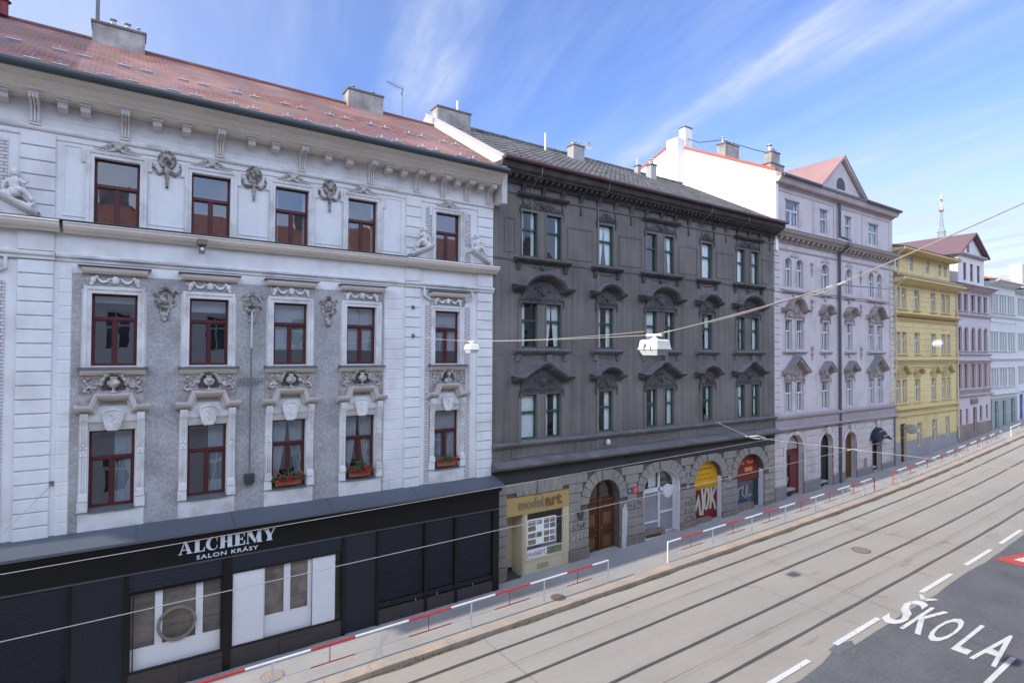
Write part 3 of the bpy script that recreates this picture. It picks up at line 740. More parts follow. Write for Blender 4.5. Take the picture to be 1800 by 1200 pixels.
# roughcast field
mb = MB(); rops = [(c - .66, c + .66, 3.9, 10.76) for c in COL[1:]] + [(COL[0] - .66, COL[0] + .66, 3.9, 10.76)]
rops = [(c - .70, c + .70, 6.72, 10.76) for c in COL] + [(c - .70, c + .68, 3.9, 6.72) for c in COL]
pierced(mb, -1.08, 7.12, 4.2, 10.74, rops, .014, y=F0 - .014); mb.build('roughcast_panel', rough_p, WB)
for c in ALLC: MB().box(c - .70, c + .70, F0 - .008, F0 + .02, 10.36, 10.74).build('frieze_panel', rough_p, WB)
# mouldings along the front
mb = MB()
mb.band(X0, X1 + .05, [(14.92, 0), (14.90, .12), (14.94, .13), (14.95, .42), (14.99, .44), (15.0, .52), (15.07, .54), (15.10, .60), (15.16, .66), (15.17, .72), (15.22, .74), (15.27, .80), (15.31, .86), (15.31, 0)]); mb.build('cornice', buff, WB)
mb = MB(); mb.band(X0, X1, [(14.18, 0), (14.18, .035), (14.22, .06), (14.27, .06), (14.31, .03), (14.33, 0)]); mb.band(X0, X1, [(14.02, 0), (14.02, .025), (14.06, .025), (14.07, 0)]); mb.build('frieze_moulding', stonew, WB)
mb = MB()
pr = [(11.72, 0), (11.72, .12), (11.78, .16), (11.80, .26), (11.86, .32), (11.92, .34), (11.93, .37), (11.97, .35), (11.985, 0)]
mb.band(-1.28, 7.80, pr); mb.band(X0, -1.35, [(z, o + .06) if o else (z, o) for z, o in pr]); mb.band(7.80, X1 + .06, [(z, o + .06) if o else (z, o) for z, o in pr])
mb.build('string_course', buff, WB)
mb = MB(); mb.band(X0, X1, [(11.985, 0), (11.985, .40), (11.995, .40), (12.0, 0)]); mb.build('string_flashing', leadm, WB)
mb = MB(); p2 = [(11.02, 0), (11.02, .03), (11.10, .04), (11.12, .09), (11.17, .10), (11.2, .05), (11.22, 0)]
mb.band(-1.42, 7.85, p2); mb.band(7.86, X1, [(z, o + .05) if o else (z, o) for z, o in p2]); mb.band(X0, -1.43, [(z, o + .05) if o else (z, o) for z, o in p2]); mb.build('band_moulding', stonew, WB)
# rusticated strips and brick strips
for a, b in ((-2.14, -1.46), (7.87, 8.44), (10.70, 11.36), (-5.0, -4.4)):
    mb = MB(); mb.box(a + .01, b - .01, F0 - .006, F0, 4.18, 14.14)
    courses(mb, a, b, 4.18, 11.0, .335, .022, .05); courses(mb, a, b, 12.0, 14.14, .335, .022, .05)
    mb.box(a, b, F0 - .04, F0, 11.24, 11.70); mb.build('pilaster', plaster, WB)
for a, b in ((-1.36, -1.09), (7.14, 7.80)):
    mb = MB(); mb.box(a + .01, b - .01, F0 - .004, F0, 4.18, 10.9); courses(mb, a, b, 4.18, 10.9, .335, .014, .018); mb.build('rusticated_strip', plaster, WB)
brickw = brick_mat('white_brick', (.60, .58, .57), (.55, .53, .52), (.30, .29, .29), .22, .083, .014, bump=1.0)
for a, b in ((8.62, 8.84), (10.16, 10.42), (-2.62, -2.36), (-4.2, -3.95)):
    mb = MB(); mb.box(a, b, F0 - .02, F0, 4.2, 10.45); mb.box(a, b, F0 - .02, F0, 12.25 + .4, 13.85)
    mb.build('brick_strip', brickw, WB)
# corbels and brackets below the eaves
for x in (-4.5, -3.7, -1.87, -.05, 2.17, 4.42, 6.60, 8.25, 9.25, 10.22, 11.16): stamp('corbel', CORBEL, WB, x, 14.32)
for x in (-2.45, -1.33, -.88, .65, 1.33, 2.97, 3.62, 5.17, 5.85, 7.15, 7.70, 8.75, 9.73, 10.70): stamp('bracket', BLOCK, WB, x, 14.70)
# windows and their dressings
def architrave(c, za, zb, nm='architrave', wd=.17, ears=False):
    m = MB()
    pts = [(c - HW, za), (c - HW, zb), (c + HW, zb), (c + HW, za)]
    m.sweep(pts, [(0, 0), (0, .03), (wd * .5, .035), (wd * .55, .06), (wd * .9, .07), (wd, .05), (wd, 0)])
    if ears:
        for s in (-1, 1): m.box(min(c + s * (HW + wd), c + s * (HW + wd + .09)), max(c + s * (HW + wd), c + s * (HW + wd + .09)), F0 - .05, F0, zb - .18, zb + .17)
    return m.build(nm, stonew, WB)
fills3 = {-.2: ('parted', .2)}
for i, c in enumerate(ALLC):
    wide = c in COL
    window(WB, c - HW, c + HW, 12.02, 13.75, (mahog, glass, netc), fill=('sides', .14) if i in (2, 3) else None, y=F0 + .20, transom=.60, fw=.06)
    architrave(c, 12.0, 13.75, ears=True); stamp('crest', CREST, WB, c, 13.93, .05)
    window(WB, c - HW, c + HW, 8.40, 10.26, (mahog, glass, blindm), fill=('blind', (.12, .2, .76, .76, .5, .76)[i]), y=F0 + .20, transom=.66, fw=.06)
    architrave(c, 8.36, 10.26)
    m = MB(); m.box(c - .74, c + .74, F0 - .26, F0, 8.27, 8.315); m.band(c - .70, c + .70, [(8.15, 0), (8.15, .06), (8.2, .08), (8.22, .16), (8.268, .18), (8.268, 0)])
    m.build('sill', [leadm], WB) if False else None
    s1 = MB(); s1.prism_x([(F0 + .19, 8.40), (F0 - .27, 8.335), (F0 - .27, 8.30), (F0 + .19, 8.30)], c - .75, c + .75); s1.build('sill', leadm, WB)
    s2 = MB(); s2.band(c - .70, c + .70, [(8.17, 0), (8.17, .08), (8.22, .10), (8.24, .19), (8.298, .22), (8.298, 0)]); s2.build('sill_moulding', buff, WB)
    stamp('garland', SWAG, WB, c, 10.45, .02)
    m = MB(); m.sweep([(c - .70, 10.76), (c + .70, 10.76)], [(0, 0), (0, .10), (.03, .12), (.05, .2), (.11, .25), (.13, .26), (.15, 0)]); m.mi = 1
    m.box(c - .78, c + .78, F0 - .30, F0, 10.913, 10.935); m.build('window_cap', [buff, leadm], WB)
    m = MB(); m.box(c - .72, c + .72, F0 - .035, F0, 7.40, 8.168); m.build('apron', M('apron_stone', (.37, .345, .325), .9, var=.15, scale=2.5, fine=.14, col2=(.22, .20, .185), patch=.12, pscale=4), WB)
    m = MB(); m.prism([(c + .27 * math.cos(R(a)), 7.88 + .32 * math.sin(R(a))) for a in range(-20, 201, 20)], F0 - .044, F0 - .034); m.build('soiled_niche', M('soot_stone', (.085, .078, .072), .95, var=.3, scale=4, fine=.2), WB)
    stamp('bust_relief' if c == 9.50 else 'urn_relief', BUST if c == 9.50 else URN, WB, c, 7.71, .035)
    # stepped hood
    m = MB(); path = [(c - .80, 7.20), (c - .38, 7.20), (c - .27, 7.50), (c + .27, 7.50), (c + .38, 7.20), (c + .80, 7.20)]
    m.sweep(path, [(0, 0), (0, .10), (.05, .14), (.08, .26), (.15, .32), (.185, .33), (.20, 0)]); m.build('hood_moulding', M('hood_stone', (.50, .465, .43), .85, var=.09, scale=2, fine=.08), WB)
    stamp('keystone_shield', SHIELD, WB, c, 6.78, .02)
    m = MB(); m.band(c - .5, c + .5, [(6.75, 0), (6.75, .03), (6.82, .04), (6.86, .04), (6.88, .015), (6.94, .015), (6.95, .035), (6.98, 0)]); m.build('lintel', stone, WB)
    for s in (-1, 1): stamp('console', CONSOLE, WB, c + s * .60, 5.0)
    m = MB(); m.box(c - .70, c + .70, F0 - .03, F0, 4.2, 4.70, ch=.01)
    for s in (-1, 1): m.box(min(c + s * .5, c + s * .72), max(c + s * .5, c + s * .72), F0 - .10, F0 - .031, 4.72, 4.99, ch=.01); m.box(min(c + s * .492, c + s * .70), max(c + s * .492, c + s * .70), F0 - .02, F0, 4.99, 6.9)
    m.build('apron', stonew, WB)
    m = MB(); m.prism_x([(F0 + .19, 4.79), (F0 - .11, 4.72), (F0 - .11, 4.702), (F0 + .19, 4.702)], c - HW, c + HW); m.build('sill', leadm, WB)
    window(WB, c - HW - .005, c + HW - .01, 4.77, 6.75, (mahog, glass, netc), fill=('parted', .2) if i in (2, 3) else (('full', 1) if i == 5 else ('right', .45)), y=F0 + .20, transom=.64, fw=.06)
for x in (.90, 3.08, 5.28): stamp('cartouche', CART, WB, x, 9.62, .03); stamp('lion_mask', HEAD, WB, x, 13.10, .02)
# broken pediments with seated stone children
for c in BAY:
    m = MB(); prp = [(0, 0), (0, .34), (.04, .38), (.06, .46), (.12, .5), (.14, .5), (.17, 0)]
    m.sweep([(c - 1.52, 11.98), (c - .70, 12.40)], prp); m.sweep([(c + .74, 12.40), (c + 1.50, 11.98)], prp)
    m.prism([(c - 1.5, 11.99), (c - .72, 11.99), (c - .72, 12.38)], F0 - .3, F0); m.prism([(c + .76, 11.99), (c + 1.48, 11.99), (c + .76, 12.38)], F0 - .3, F0)
    m.box(c - .7, c + .74, F0 - .12, F0, 11.99, 12.03); m.build('broken_pediment', stonew, WB)
    stamp('statue', FIGL, WB, c - 1.02, 12.36, .06); stamp('statue', FIGR, WB, c + 1.10, 12.36, .06)
    for s in (-1, 1): MB().sweep([(c + s * .98, 11.02), (c + s * .98, 10.75), (c + s * .72, 10.60)][::-s], [(0, 0), (0, .1), (.06, .12), (.06, 0)]).build('bracket_moulding', stonew, WB)
# roof
sl = (18.98 - 15.42) / (23.1 - 17.12); ln = math.hypot(1, sl); sd = (0, 1 / ln, sl / ln)
tiles_r = brick_mat('red_tiles', (.36, .165, .135), (.24, .125, .115), (.08, .05, .05), .24, .2, .012, slope=sd, bump=.5,
    mossy=[((.42, .25, .22), .5, .44, .62, .75), ((.21, .17, .17), .9, .48, .64, .75), ((.29, .19, .085), 1.3, .54, .68, .7)])
mb = MB(); n = 34
for i in range(n):
    y0, y1 = 17.12 + 5.98 * i / n, 17.12 + 5.98 * (i + 1) / n; z0, z1 = 15.42 + 3.56 * i / n, 15.42 + 3.56 * (i + 1) / n
    mb.add([(X0, y0, z0 + .012), (X1 + .08, y0, z0 + .012), (X1 + .08, y1 + .01, z1 + .006), (X0, y1 + .01, z1 + .006)], [(0, 1, 2, 3)])
    mb.add([(X0, y0, z0 + .012), (X1 + .08, y0, z0 + .012), (X1 + .08, y0, z0 - .006), (X0, y0, z0 - .006)], [(0, 1, 2, 3)])
mb.add([(X0, 23.1, 18.98), (X1 + .08, 23.1, 18.98), (X1 + .08, 29.6, 15.2), (X0, 29.6, 15.2)], [(0, 1, 2, 3)])
mb.add([(X0, 17.14, 15.42), (X0, 23.1, 18.96), (X0, 29.6, 15.2)], [(0, 1, 2)]); mb.add([(X1, 17.14, 15.42), (X1, 23.1, 18.96), (X1, 29.6, 15.2)], [(0, 1, 2)])
roof = mb.build('roof', tiles_r, WB)
mb = MB(); mb.tube([(X0, 23.1, 19.0), (X1, 23.1, 19.0)], .09, 8); mb.build('ridge', M('ridge_tile', (.20, .10, .085), .85, var=.2, fine=.2), roof)
mb = MB(); mb.box(X0, X1 + .06, 17.08, 17.16, 15.31, 15.45); mb.tube([(X0, 17.02, 15.37), (X1 + .06, 17.02, 15.37)], .105, 10); mb.build('gutter', zinc, WB)
# snow guards: little plates standing on the tiles
m = MB(); m.box(-.16, .16, -.02, .02, .0, .045); m.box(-.008, .008, -.03, .03, 0, .13); m.tube([(-.16, -.03, .05), (.16, -.03, .05)], .012, 5)
SG = m.build('snow_guard', M('galvanised', (.55, .57, .60), .45, var=.1, metal=.3, spec=.6), mesh_only=True, org=(0, 0, 0))
for rw_, yy, st in ((0, 17.55, 0), (1, 19.5, .35)):
    x = -4.8 + st
    while x < 11.0:
        for dx in (0, .52):
            o = put('snow_guard', SG, roof, (x + dx, yy, 15.42 + (yy - 17.12) * sl + .03)); o.rotation_euler.x = math.atan(sl)
        x += 1.45
def chimney(parent, x0, x1, y0, y1, z0, z1, mat, pots=(), name='chimney', capm=None):
    m = MB(); m.box(x0, x1, y0, y1, z0, z1); m.mi = 1; m.box(x0 - .04, x1 + .04, y0 - .04, y1 + .04, z1, z1 + .07)
    o = m.build(name, [mat, capm or M('chimney_cap', (.16, .15, .13), .9, var=.3, fine=.2)], parent)
    for px_, ph, pr_ in pots:
        m = MB(); yy = (y0 + y1) / 2
        m.lathe([(pr_, 0), (pr_, ph * .62), (pr_ * .9, ph * .65), (pr_ * .5, ph * .66), (pr_ * .5, ph * .78), (pr_ * 1.55, ph * .82), (pr_ * 1.5, ph * .88), (pr_ * .3, ph)], (px_, yy, z1 + .07), 10)
        q = m.build('chimney_pot', M('pot_metal', (.45, .45, .46), .5, var=.2, metal=.3, spec=.5), None if False else parent)
    return o
chimney(roof, -1.0, .44, 22.75, 23.4, 18.6, 19.45, chim_m, [(-.45, .36, .07), (-.05, .34, .07), (.25, .28, .045)])
m = MB(); m.box(-.93, -.82, 22.95, 23.03, 19.5, 20.4); m.build('flue_stack', iron2, roof)
chimney(roof, 7.40, 8.88, 22.75, 23.4, 18.6, 19.50, chim_m, [(7.68, .26, .06), (8.55, .22, .06)])
m = MB(); m.tube([(-3.2, 23, 19.0), (-3.2, 23, 19.5)], .12, 8); m.lathe([(.2, 0), (.02, .16)], (-3.2, 23, 19.45), 8); m.build('roof_vent', M('oxide_red', (.22, .05, .05), .6), roof)
# shopfront
blk = M('black_fascia', (.004, .0045, .006), .35, var=.1, spec=.4); navy = M('anthracite_panel', (.014, .018, .027), .5, var=.12, scale=.7, spec=.4)
shut = M('anthracite_shutter', (.010, .0125, .0185), .45, var=.15, scale=.6, fine=.1, spec=.4); gran = M('dark_granite', (.055, .045, .045), .5, var=.2, scale=5, fine=.3, spec=.4)
canopym = M('canopy_metal', (.088, .10, .118), .5, var=.08, scale=.6, spec=.4)
YF = 17.48
mb = MB(); mb.prism_x([(F0, 4.24), (17.18, 4.02), (17.18, 3.95), (F0, 3.95)], X0, X1 + .06)
for x in (-3.3, .32, 2.58, 5.28, 8.1): mb.prism_x([(F0, 4.255), (17.17, 4.035), (17.17, 3.96), (F0, 3.96)], x, x + .02)
mb.build('canopy', canopym, WB)
mb = MB(); mb.box(X0, X1, 17.30, F0, 3.80, 3.949); mb.box(X0, X1, YF, F0, 3.14, 3.80); mb.build('fascia', blk, WB)
mb = MB(); mb.box(X0, X1 - .03, YF + .03, YF + .06, 3.085, 3.139); mb.build('fascia_trim', M('trim_metal', (.09, .095, .11), .4, spec=.5), WB)
def slats(m, a, b, z0, z1, y, h=.058):
    n = int((z1 - z0) / h)
    for i in range(n):
        z = z0 + (z1 - z0) * i / n; hh = (z1 - z0) / n
        m.add([(a, y, z + hh * .12), (b, y, z + hh * .12), (b, y - .007, z + hh * .5), (a, y - .007, z + hh * .5), (a, y, z + hh * .92), (b, y, z + hh * .92), (a, y + .006, z + hh), (b, y + .006, z + hh)], [(0, 1, 2, 3), (3, 2, 5, 4), (4, 5, 7, 6)])
    m.box(a, b, y + .012, y + .04, z0, z1)
for a, b in ((-4.9, -3.0), (-2.95, -1.03), (6.84, 8.43), (8.54, 9.58), (9.68, 11.14)):
    m = MB(); slats(m, a, b, .78, 3.08, YF + .08); m.box(a, b, YF + .03, YF + .07, .62, .78); m.build('roller_shutter', shut, WB)
m = MB()
for x in (8.1, 8.9, 10.3): m.box(x, x + .05, YF + .02, YF + .05, .55, .66)
m.build('shutter_latch', iron2, WB)
for a, b in ((-3.0, -2.95), (-1.03, -.98), (.10, .20), (2.36, 2.56), (5.65, 5.76), (6.76, 6.84), (8.43, 8.54), (9.58, 9.68), (11.14, X1)): MB().box(a, b, YF, F0, 0 if a < 5.6 else .05, 3.085).build('shop_post', blk, WB)
MB().box(.245, 2.315, YF + .22, YF + .24, .6, 2.6).build('display_backing', M('brown_reflect', (.20, .175, .15), .8, var=.3, scale=1.2, fine=.1, along=.2, col2=(.12, .105, .09), patch=.1, pscale=2), WB)
MB().box(5.76, 6.76, YF + .05, F0, .12, 3.08).build('shop_panel', navy, WB)
mb = MB(); mb.box(-.98, .10, YF + .05, F0, -.3, 3.08)
for i in range(14): mb.box(-.95 + i * .074, -.95 + i * .074 + .012, YF + .042, YF + .05, 0, 3.06)
mb.build('shop_panel', navy, WB)
MB().box(2.56, 5.65, YF + .04, F0, 2.66, 3.08).build('shutter_box', navy, WB)
mb = MB(); slats(mb, .20, 2.36, 2.60, 3.08, YF + .06, .09); mb.build('shutter_box', navy, WB)
for a, b in ((-4.9, -.98), (.10, 5.65), (6.84, X1)):
    mb = MB(); mb.box(a + .01, b - .01, YF + .03, F0, -.6, .555); x = a
    while x < b - .01:
        e = min(b, x + 1.25); mb.box(x + .004, e - .004, YF + .02, F0, -.6, .56); x = e
    if a == .10: mb.box(1.60, 2.35, YF, YF + .02, -.05, .42); mb.box(3.85, 4.75, YF, YF + .02, .02, .44)
    mb.build('plinth', gran, WB)
for a, b, z0, z1 in ((.20, 2.36, .56, 2.60), (2.56, 5.65, .56, 2.66)):
    m = MB(); m.y = YF + .10; m.sweep(rect(a, b, z0, z1), [(0, 0), (0, .07), (.045, .07), (.05, 0)], closed=True)
    if a < 1: m.box(a + .09, a + .115, YF + .05, YF + .09, z0 + .05, z1 - .05)
    f = m.build('shop_window', blk, WB)
    m = MB(); m.add([(a + .03, YF + .055, z0 + .03), (b - .03, YF + .055, z0 + .03), (b - .03, YF + .055, z1 - .03), (a + .03, YF + .055, z1 - .03)], [(0, 1, 2, 3)]); m.build('pane', glass_shop, f, recalc=False)
mb = MB(); mb.box(.2, 5.65, YF + .15, 18.88, .50, .56); mb.build('display_floor', M('display_white', (.80, .81, .82), .6, var=.03), WB)
# lettering
def fat_serif(mb, word, x0, x1, z0, z1, y):
    U = {'A': (1.02, [[(.0, 0), (.26, 0), (.26, .05), (.165, .06), (.46, 1), (.40, 1), (.09, .06), (0, .05)], [(.36, 1), (.56, 1), (.92, .06), (1.0, .05), (1.0, 0), (.58, 0), (.58, .05), (.66, .06)], [(.18, .32), (.62, .32), (.60, .37), (.2, .37)]]),
         'L': (.82, [[(0, 0), (.42, 0), (.42, 1), (0, 1), (0, .95), (.09, .94), (.09, .06), (0, .05)], [(.42, 0), (.80, 0), (.82, .34), (.77, .34), (.70, .06), (.42, .05)]]),
         'C': (.95, None),
         'H': (1.06, [[(0, 0), (.40, 0), (.40, 1), (0, 1), (0, .95), (.08, .94), (.08, .06), (0, .05)], [(.62, 0), (1.04, 0), (1.04, .05), (.96, .06), (.96, .94), (1.04, .95), (1.04, 1), (.62, 1)], [(.40, .48), (.62, .48), (.62, .53), (.40, .53)]]),
         'E': (.88, [[(0, 0), (.42, 0), (.42, 1), (0, 1), (0, .95), (.09, .94), (.09, .06), (0, .05)], [(.42, 0), (.84, 0), (.86, .32), (.81, .32), (.72, .06), (.42, .05)], [(.42, .95), (.72, .94), (.78, .70), (.83, .70), (.82, 1), (.42, 1)], [(.42, .48), (.60, .47), (.63, .36), (.67, .36), (.67, .66), (.63, .66), (.60, .54), (.42, .53)]]),
         'M': (1.30, [[(0, 0), (.24, 0), (.24, .05), (.15, .06), (.15, 1), (.09, 1), (.09, .06), (0, .05)], [(.0, 1), (.42, 1), (.78, .12), (.66, 0)], [(.66, 0), (.72, 0), (1.02, 1), (.94, 1)], [(.86, 0), (1.28, 0), (1.28, .05), (1.2, .06), (1.2, .94), (1.28, .95), (1.28, 1), (.90, 1)]]),
         'Y': (1.02, [[(0, 1), (.48, 1), (.48, .95), (.42, .94), (.66, .46), (.36, .40), (.08, .94), (0, .95)], [(.74, 1), (1.02, 1), (1.02, .95), (.95, .94), (.68, .46), (.62, .50), (.86, .94), (.74, .95)], [(.26, 0), (.76, 0), (.76, .05), (.68, .06), (.68, .48), (.36, .48), (.36, .06), (.26, .05)]])}
    tot = sum(U[c][0] + .075 for c in word); k = (x1 - x0) / tot; x = x0; h = z1 - z0; d = 0
    for ch in word:
        ww, polys = U[ch]
        if polys is None:
            n = 26; o = [(.49 + .49 * math.cos(t), .5 + .53 * math.sin(t)) for t in [R(42 + 276 * i / n) for i in range(n + 1)]]
            i_ = [(.60 + .31 * math.cos(t), .5 + .475 * math.sin(t)) for t in [R(48 + 264 * i / n) for i in range(n + 1)]]
            polys = [o + i_[::-1], [(.80, .66), (.85, .66), (.87, 1.02), (.82, 1.02)], [(.80, .34), (.84, .36), (.86, .16), (.82, .14)]]
        for p in polys:
            d += .0006; mb.prism([(x + a * k, z0 + b * h) for a, b in p], y - .03 - d, y)
        x += (ww + .075) * k
lett = M('sign_letter', (.58, .64, .68), .5, var=.02)
mb = MB(); fat_serif(mb, 'ALCHEMY', 1.28, 3.72, 3.40, 3.73, YF); mb.build('sign_lettering', lett, WB)
mb = MB(); text(mb, 'SALON KRÁSY', 1.70, 3.24, 3.20, 3.335, YF, .02, .012, 1.15); mb.build('sign_lettering', lett, WB)
# ------------------------------------------------------------------ the grey house
GB = thing('tenement_house', (20.7, 18, .35), 'dark grey stucco house with grey tiled roof and arched shopfronts', 'building')
gx0, gx1 = 11.42, 29.98
grey = M('grey_stucco', (.122, .112, .100), .9, var=.22, scale=.6, streak=.24, fine=.07, col2=(.165, .155, .142), patch=.2, pscale=.35, bump=.08, bscale=60)
gdark = M('sooty_moulding', (.052, .049, .05), .9, var=.22, scale=1.4, streak=.1, fine=.14, col2=(.10, .096, .093), patch=.2, pscale=1.6)
glite = M('weathered_ledge', (.19, .185, .185), .85, var=.2, scale=1.4, fine=.1, col2=(.12, .118, .118), patch=.2, pscale=1.8)
sandst = M('grey_sandstone', (.30, .275, .24), .92, var=.18, scale=.8, streak=.12, fine=.14, col2=(.20, .185, .17), patch=.16, pscale=.8, bump=.3, bscale=40)
sandp = M('stone_plinth', (.27, .215, .17), .9, var=.22, scale=1.1, streak=.18, fine=.16, col2=(.15, .13, .12), patch=.16, pscale=1.1, bump=.25, bscale=40)
green = M('green_window_paint', (.018, .07, .05), .5, var=.15, fine=.1, spec=.4); greenw = M('cream_sash', (.68, .72, .72), .7, var=.06)
OP = {'shop': (12.06, 15.14, -.2, 3.25), 'gate': (16.20, 18.04, -.2, 3.40, .92), 'white': (19.53, 22.03, -.2, 3.43, .86), 'yel': (23.14, 25.28, -.2, 3.47, .95), 'red': (26.52, 28.95, -.2, 3.48, 1.0)}
D2 = [(12.73, 13.49), (13.94, 14.70)], [(19.70, 20.42), (20.94, 21.62)], [(26.60, 27.26), (27.82, 28.54)]
S1 = [(16.78, 17.62)], [(23.68, 24.50)]
GR = [D2[0], S1[0], D2[1], S1[1], D2[2]]
rows = [(12.57, 14.32), (9.00, 10.75), (5.43, 7.16)]
ops = [(a, b, z0, z1) for g_ in GR for a, b in g_ for z0, z1 in rows]
mb = MB(); pierced(mb, gx0, gx1, 3.84, 15.2, ops, .22); shell(mb, gx0, gx1, -.7, 15.6, 29.8, top=False)
mb.add([(gx0, F0, 15.2), (gx1, F0, 15.2), (gx1, F0, 15.6), (gx0, F0, 15.6)], [(0, 1, 2, 3)])
def gframe(a, b, c, d, m=None, wd=.045, o=.03): (m or mb).sweep(rect(a, b, c, d), [(0, 0), (0, o), (wd, o * .6), (wd, 0)], closed=True)
for a, b in ((11.9, 12.42), (15.03, 16.42), (17.98, 19.40), (21.95, 23.33), (24.85, 26.25), (28.85, 29.6)): gframe(a, b, 12.66, 13.98)
for gi, g_ in enumerate(GR):      # flat strips beside every window and between the axes
    for z0, z1 in rows[1:]:
        for s, x in ((-1, g_[0][0]), (1, g_[-1][1])): mb.box(min(x + s * .02, x + s * .16), max(x + s * .02, x + s * .16), F0 - .03, F0, z0 - .05, z1 + .06)
for a, b in ((11.5, 11.95), (15.3, 15.95), (18.2, 18.85), (22.2, 22.85), (25.05, 25.8), (28.95, 29.8)):
    mb.box(a, b, F0 - .014, F0, 5.45, 8.4); mb.box(a, b, F0 - .014, F0, 8.7, 12.2)
gw = mb.build('wall', grey, GB)
mb = MB(); pierced(mb, gx0, gx1, -.7, 3.84, list(OP.values()), .42, y=F0 + .02); mb.build('ground_floor_wall', M('dark_joint', (.105, .096, .088), .95, var=.2), GB)  # darker wall behind the blocks, showing in the grooves
mb = MB(); mb.box(gx0 + .3, gx1 - .3, 18.95, 19.0, 0, 15); mb.build('interior', roomm, GB)
# rusticated ground floor with voussoirs
cut = [(o[0], o[1], o[2], o[3], o[4] if len(o) > 4 else 0, .46 if len(o) > 4 else .0) for o in OP.values()]
for a, b in ((gx0, 13.6), (13.6, 17.12), (17.12, 20.78), (20.78, 24.21), (24.21, 27.73), (27.73, gx1)):
    mb = MB(); courses(mb, a, b, .72, 3.80, .385, .022, .05, cut, ch=.012); mb.build('rusticated_courses', sandst, GB)
for k, o in OP.items():
    mb = MB()
    if k == 'shop':
        for i in range(7):
            x = 12.5 + i * .33; t = (i - 3) * .05
            mb.prism([(x - .0 - t * .2, 3.29), (x + .29 - t * .2, 3.29), (x + .31 + t, 3.78), (x + .0 + t, 3.78)], F0 - .06 - (.05 if i == 3 else 0), F0 + .02)
    else: voussoirs(mb, o[0], o[1], o[3] - o[4], o[4], .46, .055, n=11, y=F0, ztop=3.80)
    mb.build('voussoirs', sandst, GB)
px_ = gx0
for o in list(OP.values()) + [(gx1, gx1)]:
    if o[0] - px_ > .1: MB().box(px_ - .02 if px_ > gx0 else px_, o[0] + (.02 if o[0] < gx1 else 0), F0 - .10, F0 + .03, -.6, .70, ch=.03).build('plinth', sandp, GB)
    px_ = o[1]
# ledges over the ground floor
mb = MB(); mb.band(gx0 - .04, gx1, [(3.84, 0), (4.33, .06) if False else (3.84, .01), (4.33, .02), (4.36, .16), (4.42, .22), (4.45, .42), (4.53, .5), (4.56, .5), (4.66, .1), (4.67, 0)]); mb.build('lower_cornice', glite, GB)
MB().box(gx0 - .02, gx1, F0 - .05, F0 - .021, 3.83, 4.34).build('shade_band', M('frieze_shade', (.042, .04, .042), .85, var=.2, fine=.1), GB)  # dark frieze band, the lower cornice's shade put into its colour
mb = MB(); mb.band(gx0 - .02, gx1, [(5.16, 0), (5.16, .06), (5.22, .10), (5.25, .17), (5.30, .2), (5.33, .2), (5.36, .03), (5.37, 0)])
for a, b in ((12.3, 14.9), (16.4, 17.95), (19.3, 22.0), (23.3, 24.85), (26.2, 28.9)): mb.sweep(rect(a, b, 4.78, 5.08), [(0, 0), (0, .03), (.04, .02), (.04, 0)], closed=True)
mb.build('sill_course', glite, GB)
mb = MB(); mb.band(gx0, gx1, [(12.36, 0), (12.36, .03), (12.42, .06), (12.44, 0)]); mb.build('sill_course', glite, GB)
mb = MB(); mb.band(gx0, gx1, [(14.92, 0), (14.92, .03), (14.96, .06), (15.0, .06), (15.02, 0)]); mb.build('frieze_moulding', grey, GB)
# main cornice with its row of blocks
mb = MB(); mb.band(gx0 - .05, gx1 + .05, [(15.30, 0), (15.30, .06), (15.36, .12), (15.42, .13), (15.58, .14), (15.58, .46), (15.66, .5), (15.70, .62), (15.80, .68), (15.90, .70), (15.92, 0)])
x = gx0 + .12
while x < gx1 - .1: mb.prism_x([(F0 - .13, 15.44), (F0 - .36, 15.47), (F0 - .40, 15.52), (F0 - .40, 15.578), (F0 - .13, 15.578)], x, x + .14); x += .294
mb.build('cornice', gdark, GB)
mb = MB(); mb.prism_x([(0, 0), (-.05, .0), (-.06, .2), (-.12, .34), (-.16, .42), (0, .42)], -.09, .09); mb.box(-.03, .03, -.04, 0, -.34, 0); mb.ball((0, -.04, -.36), .05)
GCON = mb.build('frieze_bracket', gdark, mesh_only=True, org=(0, 0, 0))
for i in range(19): stamp('frieze_bracket', GCON, GB, gx0 + .35 + i * .99, 14.94)
# carved heads over the windows
def gcrest(w_, tall, pointed=0):
    m = MB()
    for s in (-1, 1):
        spiral(m, s * w_ * .30, .12, .12, 1.3, s, 1.5, th=.03); spiral(m, s * w_ * .40, .07, .08, 1.2, -s, 1, th=.025); spiral(m, s * w_ * .16, .2, .1, 1.2, -s, 1, th=.03)
        m.tube([(s * .04, 0, tall * .8), (s * w_ * .2, 0, tall * .55), (s * w_ * .36, 0, tall * .28), (s * w_ * .48, 0, .02)], [.04, .04, .035, .02], 6)
        m.tube([(s * w_ * .5, 0, .1), (s * w_ * .52, 0, -.1), (s * w_ * .5, 0, -.28)], [.04, .035, .03], 6)
        for k in range(4): m.ball((s * w_ * (.08 + .1 * k), -.02, .06 + .05 * (k % 2)), .05, 6, 4)
    m.ball((0, -.05, tall * .5), (.11, .09, .15), 8, 6)
    for k in range(-3, 4): m.tube([(0, 0, tall * .35), (k * w_ * .06, -.02, tall * (.95 - .05 * abs(k)))], [.025, .035], 6)
    m.box(-w_ * .47, w_ * .47, -.01, .05, .0, tall * .45)
    return remesh(m, .018, 'carved_crest', gdark)
CR = {('d', 1): gcrest(2.1, .62), ('s', 1): gcrest(1.2, .5), ('d', 0): gcrest(2.1, .42), ('s', 0): gcrest(1.1, .42)}
HP = [(0, 0), (0, .10), (.04, .14), (.07, .30), (.13, .38), (.18, .40), (.2, .40), (.24, .02), (.24, 0)]
